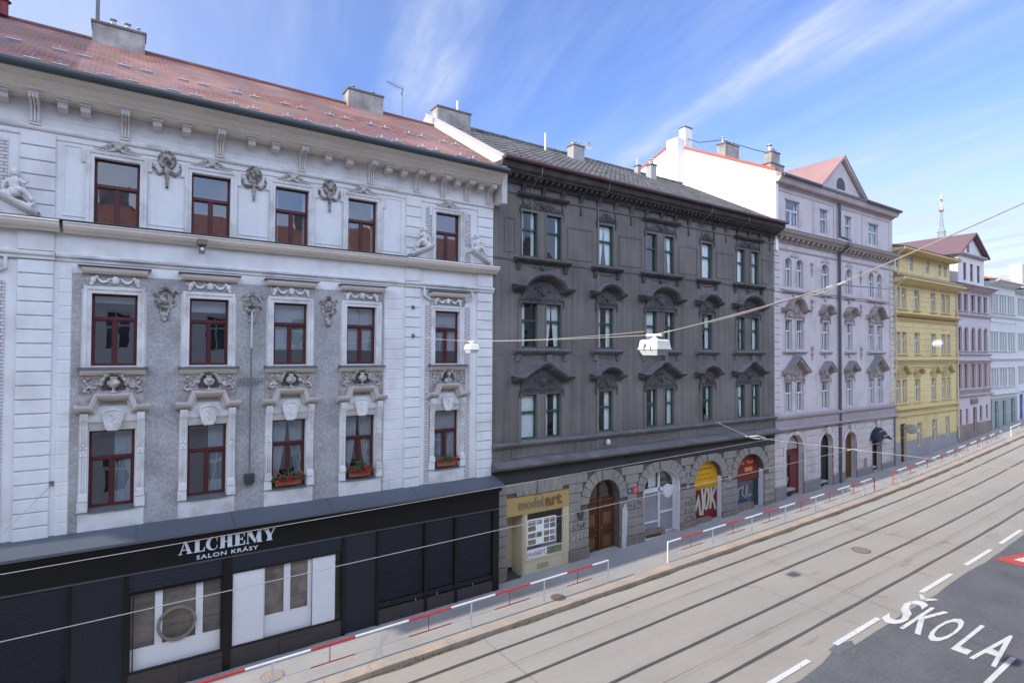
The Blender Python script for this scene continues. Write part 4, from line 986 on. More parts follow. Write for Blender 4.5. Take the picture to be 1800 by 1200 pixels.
def ghood(x0, x1, z, kind):
    c = (x0 + x1) / 2; h = (x1 - x0) / 2; m = MB()
    if kind == 'arch':
        r = h * .60; top = .50 if h > 1.2 else .36; p = [(x0, z), (c - r * 1.02, z)]
        p += [(c - r * math.cos(R(a)), z + top * math.sin(R(a))) for a in range(15, 166, 15)] + [(c + r * 1.02, z), (x1, z)]
    else:
        p = [(x0, z), (x0 + h * .30, z), (c - h * .30, z + .34), (c - h * .16, z + .38)] + [(c + h * .16 * math.cos(R(a)), z + .40 + .14 * math.sin(R(a))) for a in (150, 120, 90, 60, 30)] + [(c + h * .16, z + .38), (c + h * .30, z + .34), (x1 - h * .30, z), (x1, z)]
    m.sweep(p, HP); m.mi = 1
    m.sweep(p, [(.201, .01), (.201, .415), (.235, .415), (.262, .01)])
    # field below the arch
    q = [(a, b + .01) for a, b in p if x0 + .1 < a < x1 - .1]; m.mi = 0
    m.prism([(q[0][0], z - .45)] + q + [(q[-1][0], z - .45)], F0 - .05, F0)
    return m.build('window_hood', [gdark, glite], GB)
for gi, g_ in enumerate(GR):
    c = (g_[0][0] + g_[-1][1]) / 2; dbl = len(g_) == 2; t = 'd' if dbl else 's'; hw = 1.45 if dbl else .95
    ghood(c - hw, c + hw, 11.18, 'arch'); stamp('carved_crest', CR[t, 1], GB, c, 10.86, .06)
    ghood(c - hw, c + hw, 7.66, 'point' if dbl else 'arch'); stamp('carved_crest', CR[t, 1], GB, c, 7.30, .06)
    stamp('carved_crest', CR[t, 0], GB, c, 14.44, .02)
    if dbl:
        m = MB(); m.band(c - 1.25, c + 1.25, [(14.86, 0), (14.86, .08), (14.92, .2), (14.97, .24), (15.0, .24), (15.02, 0)]); m.build('window_hood', gdark, GB)
    for zi, zz in enumerate((12.43, 8.88)):
        m = MB(); m.band(c - hw + .07, c + hw - .07, [(zz - .14, 0), (zz - .14, .06), (zz - .09, .1), (zz - .06, .18), (zz, .24), (zz + .02, .24), (zz + .06, 0)])
        for s in (-1, 1):
            x = c + s * (hw - .28); m.prism_x([(F0, zz - .42), (F0 - .06, zz - .40), (F0 - .10, zz - .28), (F0 - .16, zz - .15), (F0, zz - .15)], x - .09, x + .09)
        if dbl: m.box(c + .18, c + .42, F0 - .14, F0, zz - .44, zz - .16) if zi else m.ball((c, F0 - .03, zz - .26), (.12, .08, .12))
        swag(m, c - hw * .55, c + hw * .55, zz - .2, .1, .03, 14, y=F0 - .01); m.build('sill', [gdark if zi == 0 else glite], GB)
    for ri, (z0, z1) in enumerate(rows):
        for k, (a, b) in enumerate(g_):
            fl = [('sides', .26), ('sides', .30), ('sides', .22), ('left', .34), ('right', .4), ('parted', .3), ('full', 1)][(gi * 5 + ri * 3 + k * 2) % 7]
            if gi == 3 and ri == 0: fl = ('full', 1)
            window(GB, a, b, z0, z1, (green, glassd, greenw), fill=fl, transom=.60, mull=False, y=F0 + .15, fw=.05)
    for z0, z1 in rows:      # plain surround round each light
        for a, b in g_: MB().sweep([(a, z0), (a, z1), (b, z1), (b, z0)], [(0, 0), (0, .02), (.07, .03), (.08, 0)]).build('window_surround', grey, GB)
# roof of wavy concrete tiles, firewall gables
gt = brick_mat('grey_tiles', (.15, .148, .145), (.10, .098, .098), (.05, .05, .05), .3, .34, .012, slope=(0, .88, .475), bump=.3,
    mossy=[((.22, .215, .19), 2.2, .48, .66, .75), ((.06, .06, .062), 1.3, .52, .7, .7), ((.13, .125, .095), .6, .55, .72, .4)])
mb = MB(); gy0, gz0, gy1, gz1 = 17.28, 15.97, 23.9, 19.62; nr = 22; nc = int((gx1 - gx0) / .15)
for r in range(nr):
    v = []
    for e in (0, 1):
        t = (r + e * 1.03) / nr; y = gy0 + (gy1 - gy0) * t; z = gz0 + (gz1 - gz0) * t + (.016 if e == 0 else .0)
        for i in range(nc + 1):
            v.append((gx0 + (gx1 - gx0) * i / nc, y, z + (.03 if i % 2 else 0)))
    mb.add(v, [(i, i + 1, nc + 2 + i, nc + 1 + i) for i in range(nc)])
    y = gy0 + (gy1 - gy0) * r / nr; z = gz0 + (gz1 - gz0) * r / nr
    mb.add([(gx0, y, z - .02), (gx1, y, z - .02)] + [v[0], v[nc]], [(0, 1, 3, 2)])
mb.add([(gx0, gy1, gz1), (gx1, gy1, gz1), (gx1, 30, 16), (gx0, 30, 16)], [(0, 1, 2, 3)])
groof = mb.build('roof', gt, GB)
mb = MB(); mb.tube([(gx0 + i * .4, gy1, gz1 + .05 + .012 * (i % 2)) for i in range(int((gx1 - gx0) / .4))], .10, 8); mb.build('ridge', gt, groof)
gut = M('copper_gutter', (.105, .062, .062), .5, var=.2, metal=.2, spec=.4)
mb = MB(); mb.tube([(gx0 - .02, 17.20, 15.99), (gx1 + .03, 17.20, 15.99)], .085, 10); mb.box(gx0 - .02, gx1 + .03, 17.26, 17.42, 15.92, 16.0); mb.build('gutter', gut, GB)
# the firewall that shows above the red roof
fw_ = M('firewall_plaster', (.56, .53, .50), .9, var=.1, scale=1, streak=.06, fine=.05, col2=(.47, .45, .42), patch=.15, pscale=.8)
mb = MB(); mb.prism_x([(17.42, 14.3), (17.42, 16.02), (23.9, 19.78), (29.8, 16.2), (29.8, 14.3)], gx0 - .01, gx0 + .22); mb.build('gable_wall', fw_, GB)
mb = MB(); mb.prism_x([(17.36, 16.0), (17.36, 16.05), (23.9, 19.85), (23.9, 19.78)], gx0 - .04, gx0 + .26); mb.build('parapet_cap', M('pale_cap', (.5, .45, .45), .7), GB)
chimney(groof, 11.7, 13.45, 23.3, 23.95, 19.2, 20.05, chim_m, [])
MB().tube([(12.9, 23.6, 20.1), (12.9, 23.6, 20.7)], .05, 8).build('flue_stack', MATS['galvanised'], groof)
chimney(groof, 19.25, 20.0, 22.6, 23.1, 18.6, 19.66, M('grey_chimney', (.37, .36, .35), .9, var=.15, fine=.1), [(19.4, .3, .05), (19.62, .3, .05), (19.85, .3, .05)])
MB().tube([(17.85, 23.2, 19.2), (17.85, 23.2, 20.15)], .05, 8).build('flue_stack', M('white_pipe', (.6, .6, .6), .5), groof)
chimney(groof, 25.15, 25.6, 22.6, 23.0, 18.7, 19.75, MATS['grey_chimney'], [(25.25, .34, .06), (25.48, .42, .06)])
chimney(groof, 25.0, 25.25, 23.5, 23.8, 19.3, 19.9, MATS['grey_chimney'], [(25.1, .55, .045)])
# dripping lightning rods on the front
for x, za, zb in ((13.15, 12.9, 15.9), (16.68, 4.7, 15.9), (23.53, 14.2, 15.9), (26.58, 14.4, 15.9)):
    MB().tube([(x, F0 - .06, za), (x, F0 - .06, 15.3), (x, F0 - .72, 15.62), (x, F0 - .76, 15.95)], .012, 5).build('lightning_cable', M('cable_grey', (.3, .29, .28), .6), GB)
# --- openings on the ground floor
cream = M('cream_joinery', (.56, .50, .34), .6, var=.08, scale=1.2, fine=.06); gold = M('ochre_sign', (.40, .285, .11), .55, var=.10, scale=1)
z_ = .30
MB().box(12.06, 15.14, F0 - .03, F0 + .10, 2.56, 3.25).build('sign_board', gold, GB)
mb = MB(); text(mb, 'model', 12.62, 13.80, 2.76, 3.16, F0 - .03, .05, .0); mb.build('sign_lettering', M('sign_grey', (.26, .22, .15), .6), GB)
mb = MB(); text(mb, 'art', 13.90, 14.72, 2.74, 3.14, F0 - .03, .05, .02); mb.build('sign_lettering', M('sign_brown', (.20, .11, .055), .6), GB)
m = MB(); m.box(12.06, 12.62, F0 + .75, F0 + .80, z_, 2.56); m.box(12.06, 12.10, F0 + .1, F0 + .75, z_, 2.56); m.prism([(12.62, z_), (12.95, z_), (12.95, 2.56), (12.62, 2.56)], F0 + .78, F0 + .8)
m.build('shop_door', cream, GB); MB().box(12.14, 12.34, F0 + .72, F0 + .749, 1.55, 2.42).build('door_pane', M('dark_pane', (.012, .013, .016), .15, spec=.6), GB)
m = MB(); m.box(12.60, 12.93, F0 + .06, F0 + .10, .3, .301); m.prism_x([(F0 + .05, .1), (F0 + .78, .1), (F0 + .78, 2.56), (F0 + .05, 2.56)], 12.86, 12.93)
m.box(12.93, 14.92, F0 + .02, F0 + .5, -.3, .70); m.box(12.93, 13.02, F0 + .0, F0 + .10, .70, 2.56); m.box(14.86, 15.14, F0 - .02, F0 + .12, -.3, 2.56); m.box(14.96, 15.04, F0 - .05, F0 - .02, .3, 2.56); m.box(13.02, 14.86, F0 - .01, F0 + .1, .70, .76)
m.build('shop_frame', cream, GB)
MB().box(13.55, 14.1, F0 + .005, F0 + .019, .32, .52).build('vent_grille', M('vent_cream', (.36, .31, .19), .6), GB)
m = MB(); m.add([(13.02, F0 + .05, .76), (14.86, F0 + .05, .76), (14.86, F0 + .05, 2.50), (13.02, F0 + .05, 2.50)], [(0, 1, 2, 3)]); f = MB().sweep(rect(13.02, 14.86, .76, 2.56), [(0, 0), (0, .03), (.035, .03), (.035, 0)], True, y=F0 + .04).build('shop_window', cream, GB); m.build('pane', glass_shop, f, recalc=False)
dispw = MATS['display_white']
MB().box(13.03, 14.85, F0 + .42, F0 + .45, .76, 2.1).build('display_back', M('display_pale', (.55, .60, .66), .7, var=.06), GB)
m = MB(); m.box(13.06, 14.84, F0 + .043, F0 + .045, .78, 1.12); m.build('window_sticker', M('sticker_white', (.72, .73, .75), .6), GB)
m = MB(); text(m, 'model', 13.10, 13.68, .84, 1.06, F0 + .0415, .002, -.005); m.build('sticker_lettering', M('sticker_grey', (.07, .07, .09), .6), GB)
m = MB(); text(m, 'art', 13.69, 13.97, .84, 1.05, F0 + .0415, .002, -.005); m.build('sticker_lettering', M('sticker_red', (.45, .05, .07), .6), GB)
photo = [M('photo_print_%s' % k, a, .5, var=.5, scale=3, fine=.3, col2=b, patch=.1, pscale=7) for k, a, b in (('house', (.20, .19, .14), (.12, .16, .07)), ('landscape', (.28, .17, .10), (.17, .19, .22)), ('garden', (.26, .29, .33), (.15, .17, .07)))]
k = 0
MB().box(14.05, 14.80, F0 + .0395, F0 + .0405, .80, 1.08).build('photo_print', photo[0], GB)
for x in (13.12, 13.53, 13.90, 14.2):
    for z in (1.30, 1.55, 1.82, 2.04):
        k += 1
        if x == 13.53 and k % 2: continue
        MB().box(x, x + (.37 if x < 13.5 else .26), F0 + .040, F0 + .042, z, z + .19).build('photo_print', photo[k % 3], GB)
m = MB(); m.box(13.08, 14.5, F0 + .044, F0 + .046, 1.26, 2.28); m.build('photo_panel', dispw, GB)
MB().box(12.0, 12.7, F0 - .1, F0 + .75, -.1, .27).build('doorstep', M('step_dark', (.06, .055, .05), .9, var=.2), GB)
# the carriage gate
wood = M('dark_oak', (.095, .038, .017), .5, var=.22, scale=1.4, streak=.22, fine=.14, spec=.35); woodl = M('worn_oak', (.16, .075, .03), .5, var=.2, scale=2, streak=.25, fine=.15)
m = MB(); Y = F0 + .36
o = OP['gate']; zs = o[3] - o[4]; A = arch_pts(o[0], o[1], zs, o[4], 16)
m.prism([(o[0], -.1)] + A + [(o[1], -.1)], Y, Y + .05)
m.box(17.07, 17.17, Y - .08, Y, -.1, 3.30); m.box(16.21, 18.03, Y - .06, Y, 2.36, 2.50); m.box(16.21, 18.03, Y - .035, Y, -.05, .18)
for a, b in ((16.28, 17.04), (17.20, 17.96)):
    for za, zb in ((.25, .95), (1.05, 1.20), (1.26, 1.95)): m.sweep(rect(a + .03, b - .03, za, zb), [(0, 0), (0, .05), (.04, .06), (.07, .01), (.07, 0)], True, y=Y)
    m.prism([(a + .03, 2.02), (b - .03, 2.02), (b - .03, 2.22), ((a + b) / 2, 2.32), (a + .03, 2.22)], Y - .04, Y)
g8 = m.build('gate', wood, GB)
m = MB()
for a, b in ((16.28, 17.04), (17.20, 17.96)):
    m.box(a + .14, b - .14, Y - .03, Y, 1.36, 1.86, ch=.02); m.box(a + .14, b - .14, Y - .03, Y, .36, .85, ch=.02)
m.build('gate_panel', woodl, g8); MB().ball((17.2, Y - .11, 1.25), .035).build('handle', M('brass', (.4, .26, .08), .35, metal=.8), g8)
m = MB()
for s in (-1, 1):
    pts = [(17.12 + s * .06, 2.54)] + [(17.12 + s * .82 * math.cos(R(t)), zs + .86 * math.sin(R(t)) * .93) for t in (86, 70, 50, 32, 18)]; pts = [p for p in pts if p[1] > 2.53] + [(17.12 + s * .80, 2.54)]
    m.prism(pts[::s], Y - .02, Y - .005)
m.build('fanlight', M('fanlight_glass', (.02, .022, .025), .08, spec=.8), g8)
# white painted arch
wpaint = M('white_joinery', (.60, .61, .63), .6, var=.06, scale=1.5, fine=.05)
o = OP['white']; zs = o[3] - o[4]; Y = F0 + .36
m = MB(); out = [(o[0], .35), (o[1], .3)] + arch_pts(o[0], o[1], zs, o[4], 16, True); m.sweep(out, [(0, -.40), (0, .012), (.05, .012), (.05, -.36)], True); m.build('arch_lining', wpaint, GB)
m = MB(); m.sweep([(p[0], p[1]) for p in out], [(.05, 0), (.05, .06), (.12, .06), (.12, 0)], True, y=Y)
m.box(19.62, 21.94, Y - .07, Y, 2.32, 2.52, ch=.01); m.box(20.86, 20.96, Y - .07, Y, .38, 3.36); m.box(20.96, 21.94, Y - .05, Y, 1.28, 1.38); m.box(19.62, 20.86, Y - .05, Y, .92, 1.0)
wf = m.build('shop_frame', wpaint, GB)
pap = M('papered_pane', (.30, .305, .33), .6, var=.15, scale=2, streak=.1, fine=.1, col2=(.25, .255, .28), patch=.2, pscale=2)
m = MB(); m.box(19.66, 20.86, Y + .0, Y + .02, .2, 2.33); m.box(20.96, 21.92, Y, Y + .02, .2, 2.33); m.build('papered_pane', pap, wf)
m = MB(); A = arch_pts(o[0] + .1, o[1] - .1, zs, o[4] - .1, 16); A = [(x, max(z, 2.52)) for x, z in A]; m.add([(x, Y, z) for x, z in A], [tuple(range(len(A)))]); m.build('pane', glassd, wf, recalc=False)
MB().box(20.35, 20.85, Y + .10, Y + .12, 2.5, 3.2).build('poster', wpaint, wf)
m = MB(); m.box(19.55, 21.0, F0 + .02, F0 + .42, -.2, .66); m.box(20.98, 22.0, F0 + .2, F0 + .42, -.2, .35); m.build('sill_base', sandp, GB)
MB().box(19.75, 20.7, F0 - .0, F0 + .019, .18, .52).build('cellar_grating', M('rust_grating', (.09, .045, .035), .8, var=.2), GB)
m = MB(); m.lathe([(.30, 0), (.30, .07), (.27, .075)], (0, 0, 0), 24); v = [(x + 20.72, F0 - .34 - z, y + 2.52) for x, y, z in m.v]; m.v = v; sg = m.build('round_sign', M('sign_white', (.62, .63, .66), .5, var=.04), GB)
m = MB(); m.sweep([(20.72 + .235 * math.cos(a), 2.52 + .235 * math.sin(a)) for a in [2 * math.pi * i / 28 for i in range(28)]], [(0, 0), (0, .004), (.02, .004), (.02, 0)], True, y=F0 - .415)
m.sweep([(20.62, 2.42), (20.82, 2.42), (20.72, 2.64)], [(0, 0), (0, .004), (.018, .004), (.018, 0)], True, y=F0 - .415); m.build('sign_emblem', M('emblem_grey', (.18, .18, .2), .6), sg)
MB().tube([(20.72, F0, 2.62), (20.72, F0 - .34, 2.62)], .02, 6).build('sign_bracket', iron2, sg)
# yellow and red shop arches with their graffiti
ylw = M('yellow_sign', (.62, .31, .015), .55, var=.06, scale=2); rdk = M('red_sign', (.15, .022, .018), .55, var=.12, scale=2); maroon = M('maroon_board', (.20, .015, .02), .7, var=.2, scale=2, fine=.1)
ink = M('sign_ink', (.10, .055, .01), .6); orng = M('sign_orange', (.62, .21, .035), .6)
o = OP['yel']; zs = o[3] - o[4]; Y = F0 + .30
m = MB(); A = arch_pts(o[0] + .02, o[1] - .02, zs, o[4] - .02, 16); m.prism([(o[0] + .02, 2.02)] + A + [(o[1] - .02, 2.02)], Y - .04, Y); yp = m.build('sign_panel', ylw, GB)
m = MB(); text(m, 'Supermarket', 23.62, 24.84, 2.92, 3.10, Y - .04, .003, .015); text(m, 'potraviny', 23.75, 24.75, 2.68, 2.79, Y - .04, .003, .0); text(m, 'nonstop', 23.55, 24.85, 2.46, 2.56, Y - .04, .003, .0); m.build('sign_lettering', ink, yp)
m = MB(); m.box(o[0] + .01, o[1] - .01, Y - .01, Y + .02, -.1, 2.019); m.build('shop_board', maroon, GB)
m = MB()
for i in range(26): m.box(23.2 + i * .08, 23.25 + i * .08, Y - .05, Y - .012, 2.04, 2.20)
m.build('fringe', M('fringe_olive', (.30, .27, .03), .8), yp)
m = MB(); m.prism([(23.15, 1.45), (23.42, 1.62), (23.30, 2.02), (23.15, 2.02)], Y - .016, Y - .0105); m.build('paint_patch', ylw, GB)
gra = M('graffiti_cream', (.50, .44, .37), .7, var=.08, scale=3); grk = M('graffiti_black', (.018, .017, .022), .7)
def strokes(L_, w_, y, mat, nm='graffiti', par=GB):
    m = MB()
    for i, p in enumerate(L_): m.sweep(p, [(-w_ / 2, 0), (-w_ / 2, .001), (w_ / 2, .001), (w_ / 2, 0)], y=y - i * .0012)
    return m.build(nm, mat, par)
JOK = [[(23.25, .98), (23.40, 1.35), (23.52, 1.62), (23.60, 1.25), (23.66, .82), (23.86, .80), (23.90, 1.25), (23.86, 1.70), (23.80, 2.05)],
       [(24.05, 1.0), (24.02, 1.5), (24.16, 2.02), (24.34, 2.02), (24.40, 1.6), (24.26, 1.05), (24.12, .95)],
       [(24.62, 2.08), (24.58, 1.5), (24.52, .95)], [(25.05, 2.06), (24.78, 1.72), (24.66, 1.52), (24.86, 1.2), (24.98, .86)]]
JOK = [[(23.52 + (x - 23.25) * .93, z) for x, z in p] for p in JOK]
strokes(JOK, .27, Y - .012, grk); strokes(JOK, .165, Y - .024, gra)
MB().box(o[0], o[1] - .75, F0 + .03, F0 + .42, -.2, .62).build('sill_base', sandp, GB)
m = MB(); m.sweep([(o[1] - .004, .3), (o[1] - .004, zs + .1)], [(0, 0), (0, -.28), (.004, -.28), (.004, 0)], y=F0 + .022); m.build('reveal_paint', wpaint, GB)
o = OP['red']; zs = o[3] - o[4]
m = MB(); A = arch_pts(o[0] + .02, o[1] - .02, zs, o[4] - .02, 16); m.prism([(o[0] + .02, 2.02)] + A + [(o[1] - .02, 2.02)], Y - .04, Y); rp_ = m.build('sign_panel', rdk, GB)
m = MB(); text(m, 'herna', 26.85, 27.55, 2.88, 3.06, Y - .04, .003, .02); text(m, 'bar', 27.85, 28.45, 2.90, 3.08, Y - .04, .003, .02); m.box(27.62, 28.32, Y - .044, Y - .041, 2.48, 2.70); m.build('sign_lettering', orng, rp_)
m = MB(); slats(m, o[0] + .01, o[1] - .01, .2, 2.0, Y + .02, .09); m.build('roller_shutter', M('grey_shutter', (.12, .115, .13), .6, var=.3, scale=1.6, fine=.15, col2=(.07, .07, .08), patch=.1, pscale=2), GB)
strokes([[(27.0, 1.0), (27.1, 1.6), (27.5, 1.7), (27.4, 1.3), (27.7, 1.1), (27.8, 1.75)], [(27.9, 1.75), (27.85, 1.15), (28.3, 1.2)], [(26.7, 1.5), (26.9, 1.8), (27.0, 1.5)]], .12, Y - .02, M('graffiti_grey', (.24, .235, .25), .7, var=.2))
strokes([[(26.75, .75), (27.2, .95), (27.6, .8), (27.9, .95)]], .28, Y - .016, M('graffiti_blue', (.02, .07, .17), .7)); strokes([[(28.55, 2.0), (28.75, 1.7), (28.6, 1.3), (28.7, .6)]], .3, Y - .014, M('graffiti_teal', (.015, .045, .05), .7))
MB().box(o[0], o[1] - .85, F0 + .03, F0 + .42, -.2, .86).build('sill_base', sandp, GB)
m = MB(); m.sweep([(o[1] - .004, .3), (o[1] - .004, zs + .2)], [(0, 0), (0, -.28), (.004, -.28), (.004, 0)], y=F0 + .022); m.build('reveal_paint', wpaint, GB)
# white overpainting by the gate, small tags on the stones, house numbers, post boxes
m = MB(); m.prism([(18.06, .2), (18.32, .2), (18.36, .9), (18.42, 1.8), (18.30, 2.25), (18.08, 2.0)], F0 - .112, F0 - .101); m.build('paint_patch', M('whitewash', (.48, .50, .50), .9, var=.2, scale=3, fine=.15), GB)
def tagpaint(x0, x1, z0, z1, mat, n=9, w_=.028, y=F0 - .052):
    m = MB(); k = max(2, int((x1 - x0) / .17))
    for i in range(k):
        cx = x0 + (x1 - x0) * (i + .5) / k; p = []
        for j in range(5): p.append((cx + rnd.uniform(-.08, .08), z0 + (z1 - z0) * rnd.random()))
        p = [q for j, q in enumerate(p) if j == 0 or (Vector(q) - Vector(p[j - 1])).length > .04]
        if len(p) > 2: m.sweep(p, [(-w_ / 2, 0), (-w_ / 2, .001), (w_ / 2, .001), (w_ / 2, 0)], y=y - .0012 * i)
    m.build('graffiti', mat, GB)
gw_ = M('graffiti_white', (.48, .49, .50), .8, var=.2); 
for x0, x1, z0, z1, mt in ((22.3, 22.95, 1.52, 1.78, grk), (22.25, 22.9, 1.1, 1.4, grk), (22.3, 23.0, .75, 1.0, grk), (18.55, 19.4, 1.95, 2.2, grk), (25.5, 26.4, 2.28, 2.56, gw_), (25.45, 26.3, 1.92, 2.18, gw_), (15.3, 16.0, 1.5, 1.75, grk), (15.25, 16.05, 1.1, 1.35, gw_),
                           (29.1, 29.85, 1.1, 1.38, gw_), (29.1, 29.9, 1.5, 1.75, gw_), (29.15, 29.85, 1.92, 2.15, gw_), (29.15, 29.9, 2.28, 2.5, gw_), (29.1, 29.85, .78, 1.0, gw_)): tagpaint(x0, x1, z0, z1, mt)
MB().box(18.45, 18.72, F0 - .075, F0 - .052, 2.60, 2.84).build('number_plate', M('enamel_blue', (.03, .05, .16), .3, spec=.6), GB)
MB().box(18.78, 19.12, F0 - .075, F0 - .052, 2.56, 2.86).build('number_plate', M('enamel_red', (.42, .02, .025), .3, spec=.6), GB)
m = MB(); text(m, '34', 18.51, 18.66, 2.66, 2.78, F0 - .075, .003); text(m, '27', 18.86, 19.04, 2.63, 2.79, F0 - .075, .003); m.build('number_digits', wpaint, GB)
m = MB(); m.prism([(15.52, 2.28), (15.88, 2.28), (15.82, 2.02), (15.7, 1.9), (15.58, 2.02)], F0 - .14, F0 - .05); m.build('wall_ornament', gdark, GB)
m = MB(); m.ball((17.1, F0 - .25, 5.02), (.10, .10, .13)); m.tube([(17.1, F0 - .25, 5.02), (17.3, F0 - .1, 5.0), (17.34, F0, 5.0)], .035, 6); m.build('alarm_lamp', wpaint, GB)
# ------------------------------------------------------------------ the lilac house
PB = thing('apartment_house', (37.4, 18, .8), 'pale lilac apartment house with red gable dormer and bright white firewall', 'building')
p0, p1 = 30.0, 44.86
lil = M('lilac_plaster', (.52, .475, .475), .88, var=.08, scale=.5, streak=.10, fine=.05, col2=(.42, .38, .37), patch=.12, pscale=.9, pbias=.6)
lild = M('lilac_stained', (.40, .355, .355), .9, var=.14, scale=1.2, streak=.1, fine=.08)
orn = M('brown_ornament', (.20, .17, .155), .9, var=.2, scale=2.5, fine=.2, col2=(.36, .31, .30), patch=.15, pscale=3)
slate_t = M('flashing_grey', (.20, .21, .225), .6, var=.12); redroof = M('red_sheet_roof', (.33, .20, .19), .6, var=.12, scale=1, fine=.06)
whitew = M('white_window_paint', (.58, .60, .62), .5, var=.05); dgut = M('dark_downpipe', (.075, .08, .095), .5, var=.1, spec=.5)
DBL = [(31.10, 31.80), (32.30, 33.02)], [(41.24, 41.92), (42.42, 43.12)]
PA = [DBL[0], [(35.12, 35.98)], [(38.20, 38.92)], DBL[1]]
TOP = [(31.22, 32.62, 16.2, 17.63), (35.02, 35.86, 16.2, 17.63), (38.08, 38.84, 16.2, 17.63), (41.28, 42.62, 16.2, 17.60)]
rows_p = [(12.66, 14.32, .34), (9.05, 10.78, 0), (5.48, 7.2, 0)]
ops = [(*t,) for t in TOP] + [(a, b, z0, z1, r) if r else (a, b, z0, z1) for g_ in PA for a, b in g_ for z0, z1, r in rows_p]
DO = [(31.12, 32.98, -.3, 4.18, .92), (34.86, 36.40, -.3, 3.98, .76), (37.86, 39.38, -.3, 3.86, .75), (41.50, 42.90, -.3, 3.86, .7)]
mb = MB(); pierced(mb, p0, p1, 4.4, 18.5, ops, .2); shell(mb, p0 + .05, p1, -.7, 18.5, 30, y=F0 + .001); pierced(mb, p0, p1, -.7, 4.4, DO, .4)
mb.build('wall', lil, PB)
mb = MB(); mb.box(p0 + .3, p1 - .3, 18.95, 19, .3, 18); mb.build('interior', roomm, PB)
fwm = M('white_firewall', (.80, .76, .71), .85, var=.03, scale=.6, fine=.02)
FP = [(17.86, 14.6), (17.86, 19.05), (24.3, 22.2), (24.95, 22.75), (25.0, 22.75), (29.5, 21.2), (29.5, 14.6)]
mb = MB(); mb.prism_x(FP, p0 - .015, p0 + .25); mb.box(p0 - .72, p0 - .014, 24.1, 25.0, 16, 22.75); mb.build('firewall', fwm, PB)
mb = MB(); mb.sweep([], [], False) if False else None
for (ya, za), (yb, zb) in zip(FP[1:5], FP[2:6]):
    if yb - ya > .2: mb.hexa([(p0 - .06, ya, za), (p0 + .3, ya, za), (p0 + .3, yb, zb), (p0 - .06, yb, zb)], [(p0 - .06, ya, za + .16), (p0 + .3, ya, za + .16), (p0 + .3, yb, zb + .16), (p0 - .06, yb, zb + .16)])
mb.build('firewall_cap', M('red_cap', (.42, .12, .09), .6, var=.1), PB)
mb = MB(); mb.prism_x([(17.50, 18.86), (24.9, 22.55), (30, 20.5), (30, 18.4), (17.86, 18.4)], p0 + .26, p1); rf = mb.build('roof', redroof, PB)
mb = MB(); mb.band(p0 - .02, p1 + .05, [(18.34, 0), (18.34, .06), (18.42, .1), (18.46, .34), (18.56, .4), (18.66, .46), (18.72, .48), (18.72, 0)]); mb.build('cornice', lil, PB)
mb = MB(); mb.tube([(p0 + .1, 17.44, 18.80), (34.1, 17.44, 18.80)], .10, 8); mb.tube([(40.1, 17.44, 18.80), (p1 + .05, 17.44, 18.80)], .10, 8); mb.box(p0 + .1, p1, 17.46, 17.6, 18.72, 18.86); mb.build('gutter', dgut, PB)
mb = MB(); mb.prism([(34.3, 18.73), (39.9, 18.73), (37.0, 20.95)], F0 - .30, F0 + .6)
mb.y = F0 - .30; mb.sweep([(39.95, 18.75), (37.0, 21.02), (34.2, 18.75)][::-1], [(0, 0), (0, .22), (.14, .28), (.16, 0)])
mb.box(34.6, 39.6, F0 - .42, F0 - .30, 18.73, 18.86); g1 = mb.build('gable', lil, PB)
m = MB(); A = arch_pts(36.45, 37.45, 19.35, .5, 10); m.prism([(36.45, 19.12)] + A + [(37.45, 19.12)], F0 - .325, F0 - .30); m.build('attic_window', M('attic_dark', (.03, .03, .035), .3), g1)
m = MB(); m.hexa([(34.1, 17.42, 18.78), (34.1, 24, 19.4), (37.0, 24, 21.14), (37.0, 17.42, 21.14)], [(34.1, 17.42, 18.86), (34.1, 24, 19.48), (37.0, 24, 21.22), (37.0, 17.42, 21.22)])
m.hexa([(37.0, 17.42, 21.14), (37.0, 24, 21.14), (40.0, 24, 19.0), (40.0, 17.42, 18.78)], [(37.0, 17.42, 21.22), (37.0, 24, 21.22), (40.0, 24, 19.08), (40.0, 17.42, 18.86)]); m.build('gable_roof', redroof, g1)
mb = MB()      # flat strips of the attic storey
for a, b in ((30.3, 30.36), (34.2, 34.26), (36.6, 36.66), (37.55, 37.6), (40.3, 40.36), (44.3, 44.36)): mb.box(a, b, F0 - .02, F0, 15.95, 18.1)
for a, b in ((30.3, 34.2), (34.3, 36.6), (37.6, 40.3), (40.4, 44.3)): mb.box(a, b, F0 - .025, F0, 18.06, 18.12)
mb.build('attic_panel', lild, PB)
mb = MB(); mb.band(p0 - .02, p1 + .05, [(15.12, 0), (15.12, .05), (15.2, .1), (15.26, .1), (15.42, .12), (15.42, .40), (15.5, .46), (15.6, .6), (15.72, .66), (15.72, 0)])
x = p0 + .2
while x < p1 - .1: mb.prism_x([(F0 - .1, 15.22), (F0 - .32, 15.28), (F0 - .36, 15.419), (F0 - .1, 15.419)], x, x + .2); x += .56
mb.build('cornice', M('stained_cornice', (.37, .325, .30), .9, var=.16, scale=1, streak=.1, fine=.1), PB)
mb = MB(); mb.prism_x([(F0, 15.86), (F0 - .68, 15.76), (F0 - .68, 15.73), (F0, 15.73)], p0 - .02, p1 + .05); mb.build('cornice_flashing', slate_t, PB)
for z in (12.45, 12.30): mb = MB(); mb.band(p0, p1, [(z, 0), (z, .03), (z + .05, .06), (z + .08, 0)]); mb.build('sill_course', lild, PB)
mb = MB(); mb.band(p0, p1, [(14.72, 0), (14.72, .04), (14.8, .07), (14.83, 0)]); mb.build('frieze_moulding', lild, PB)
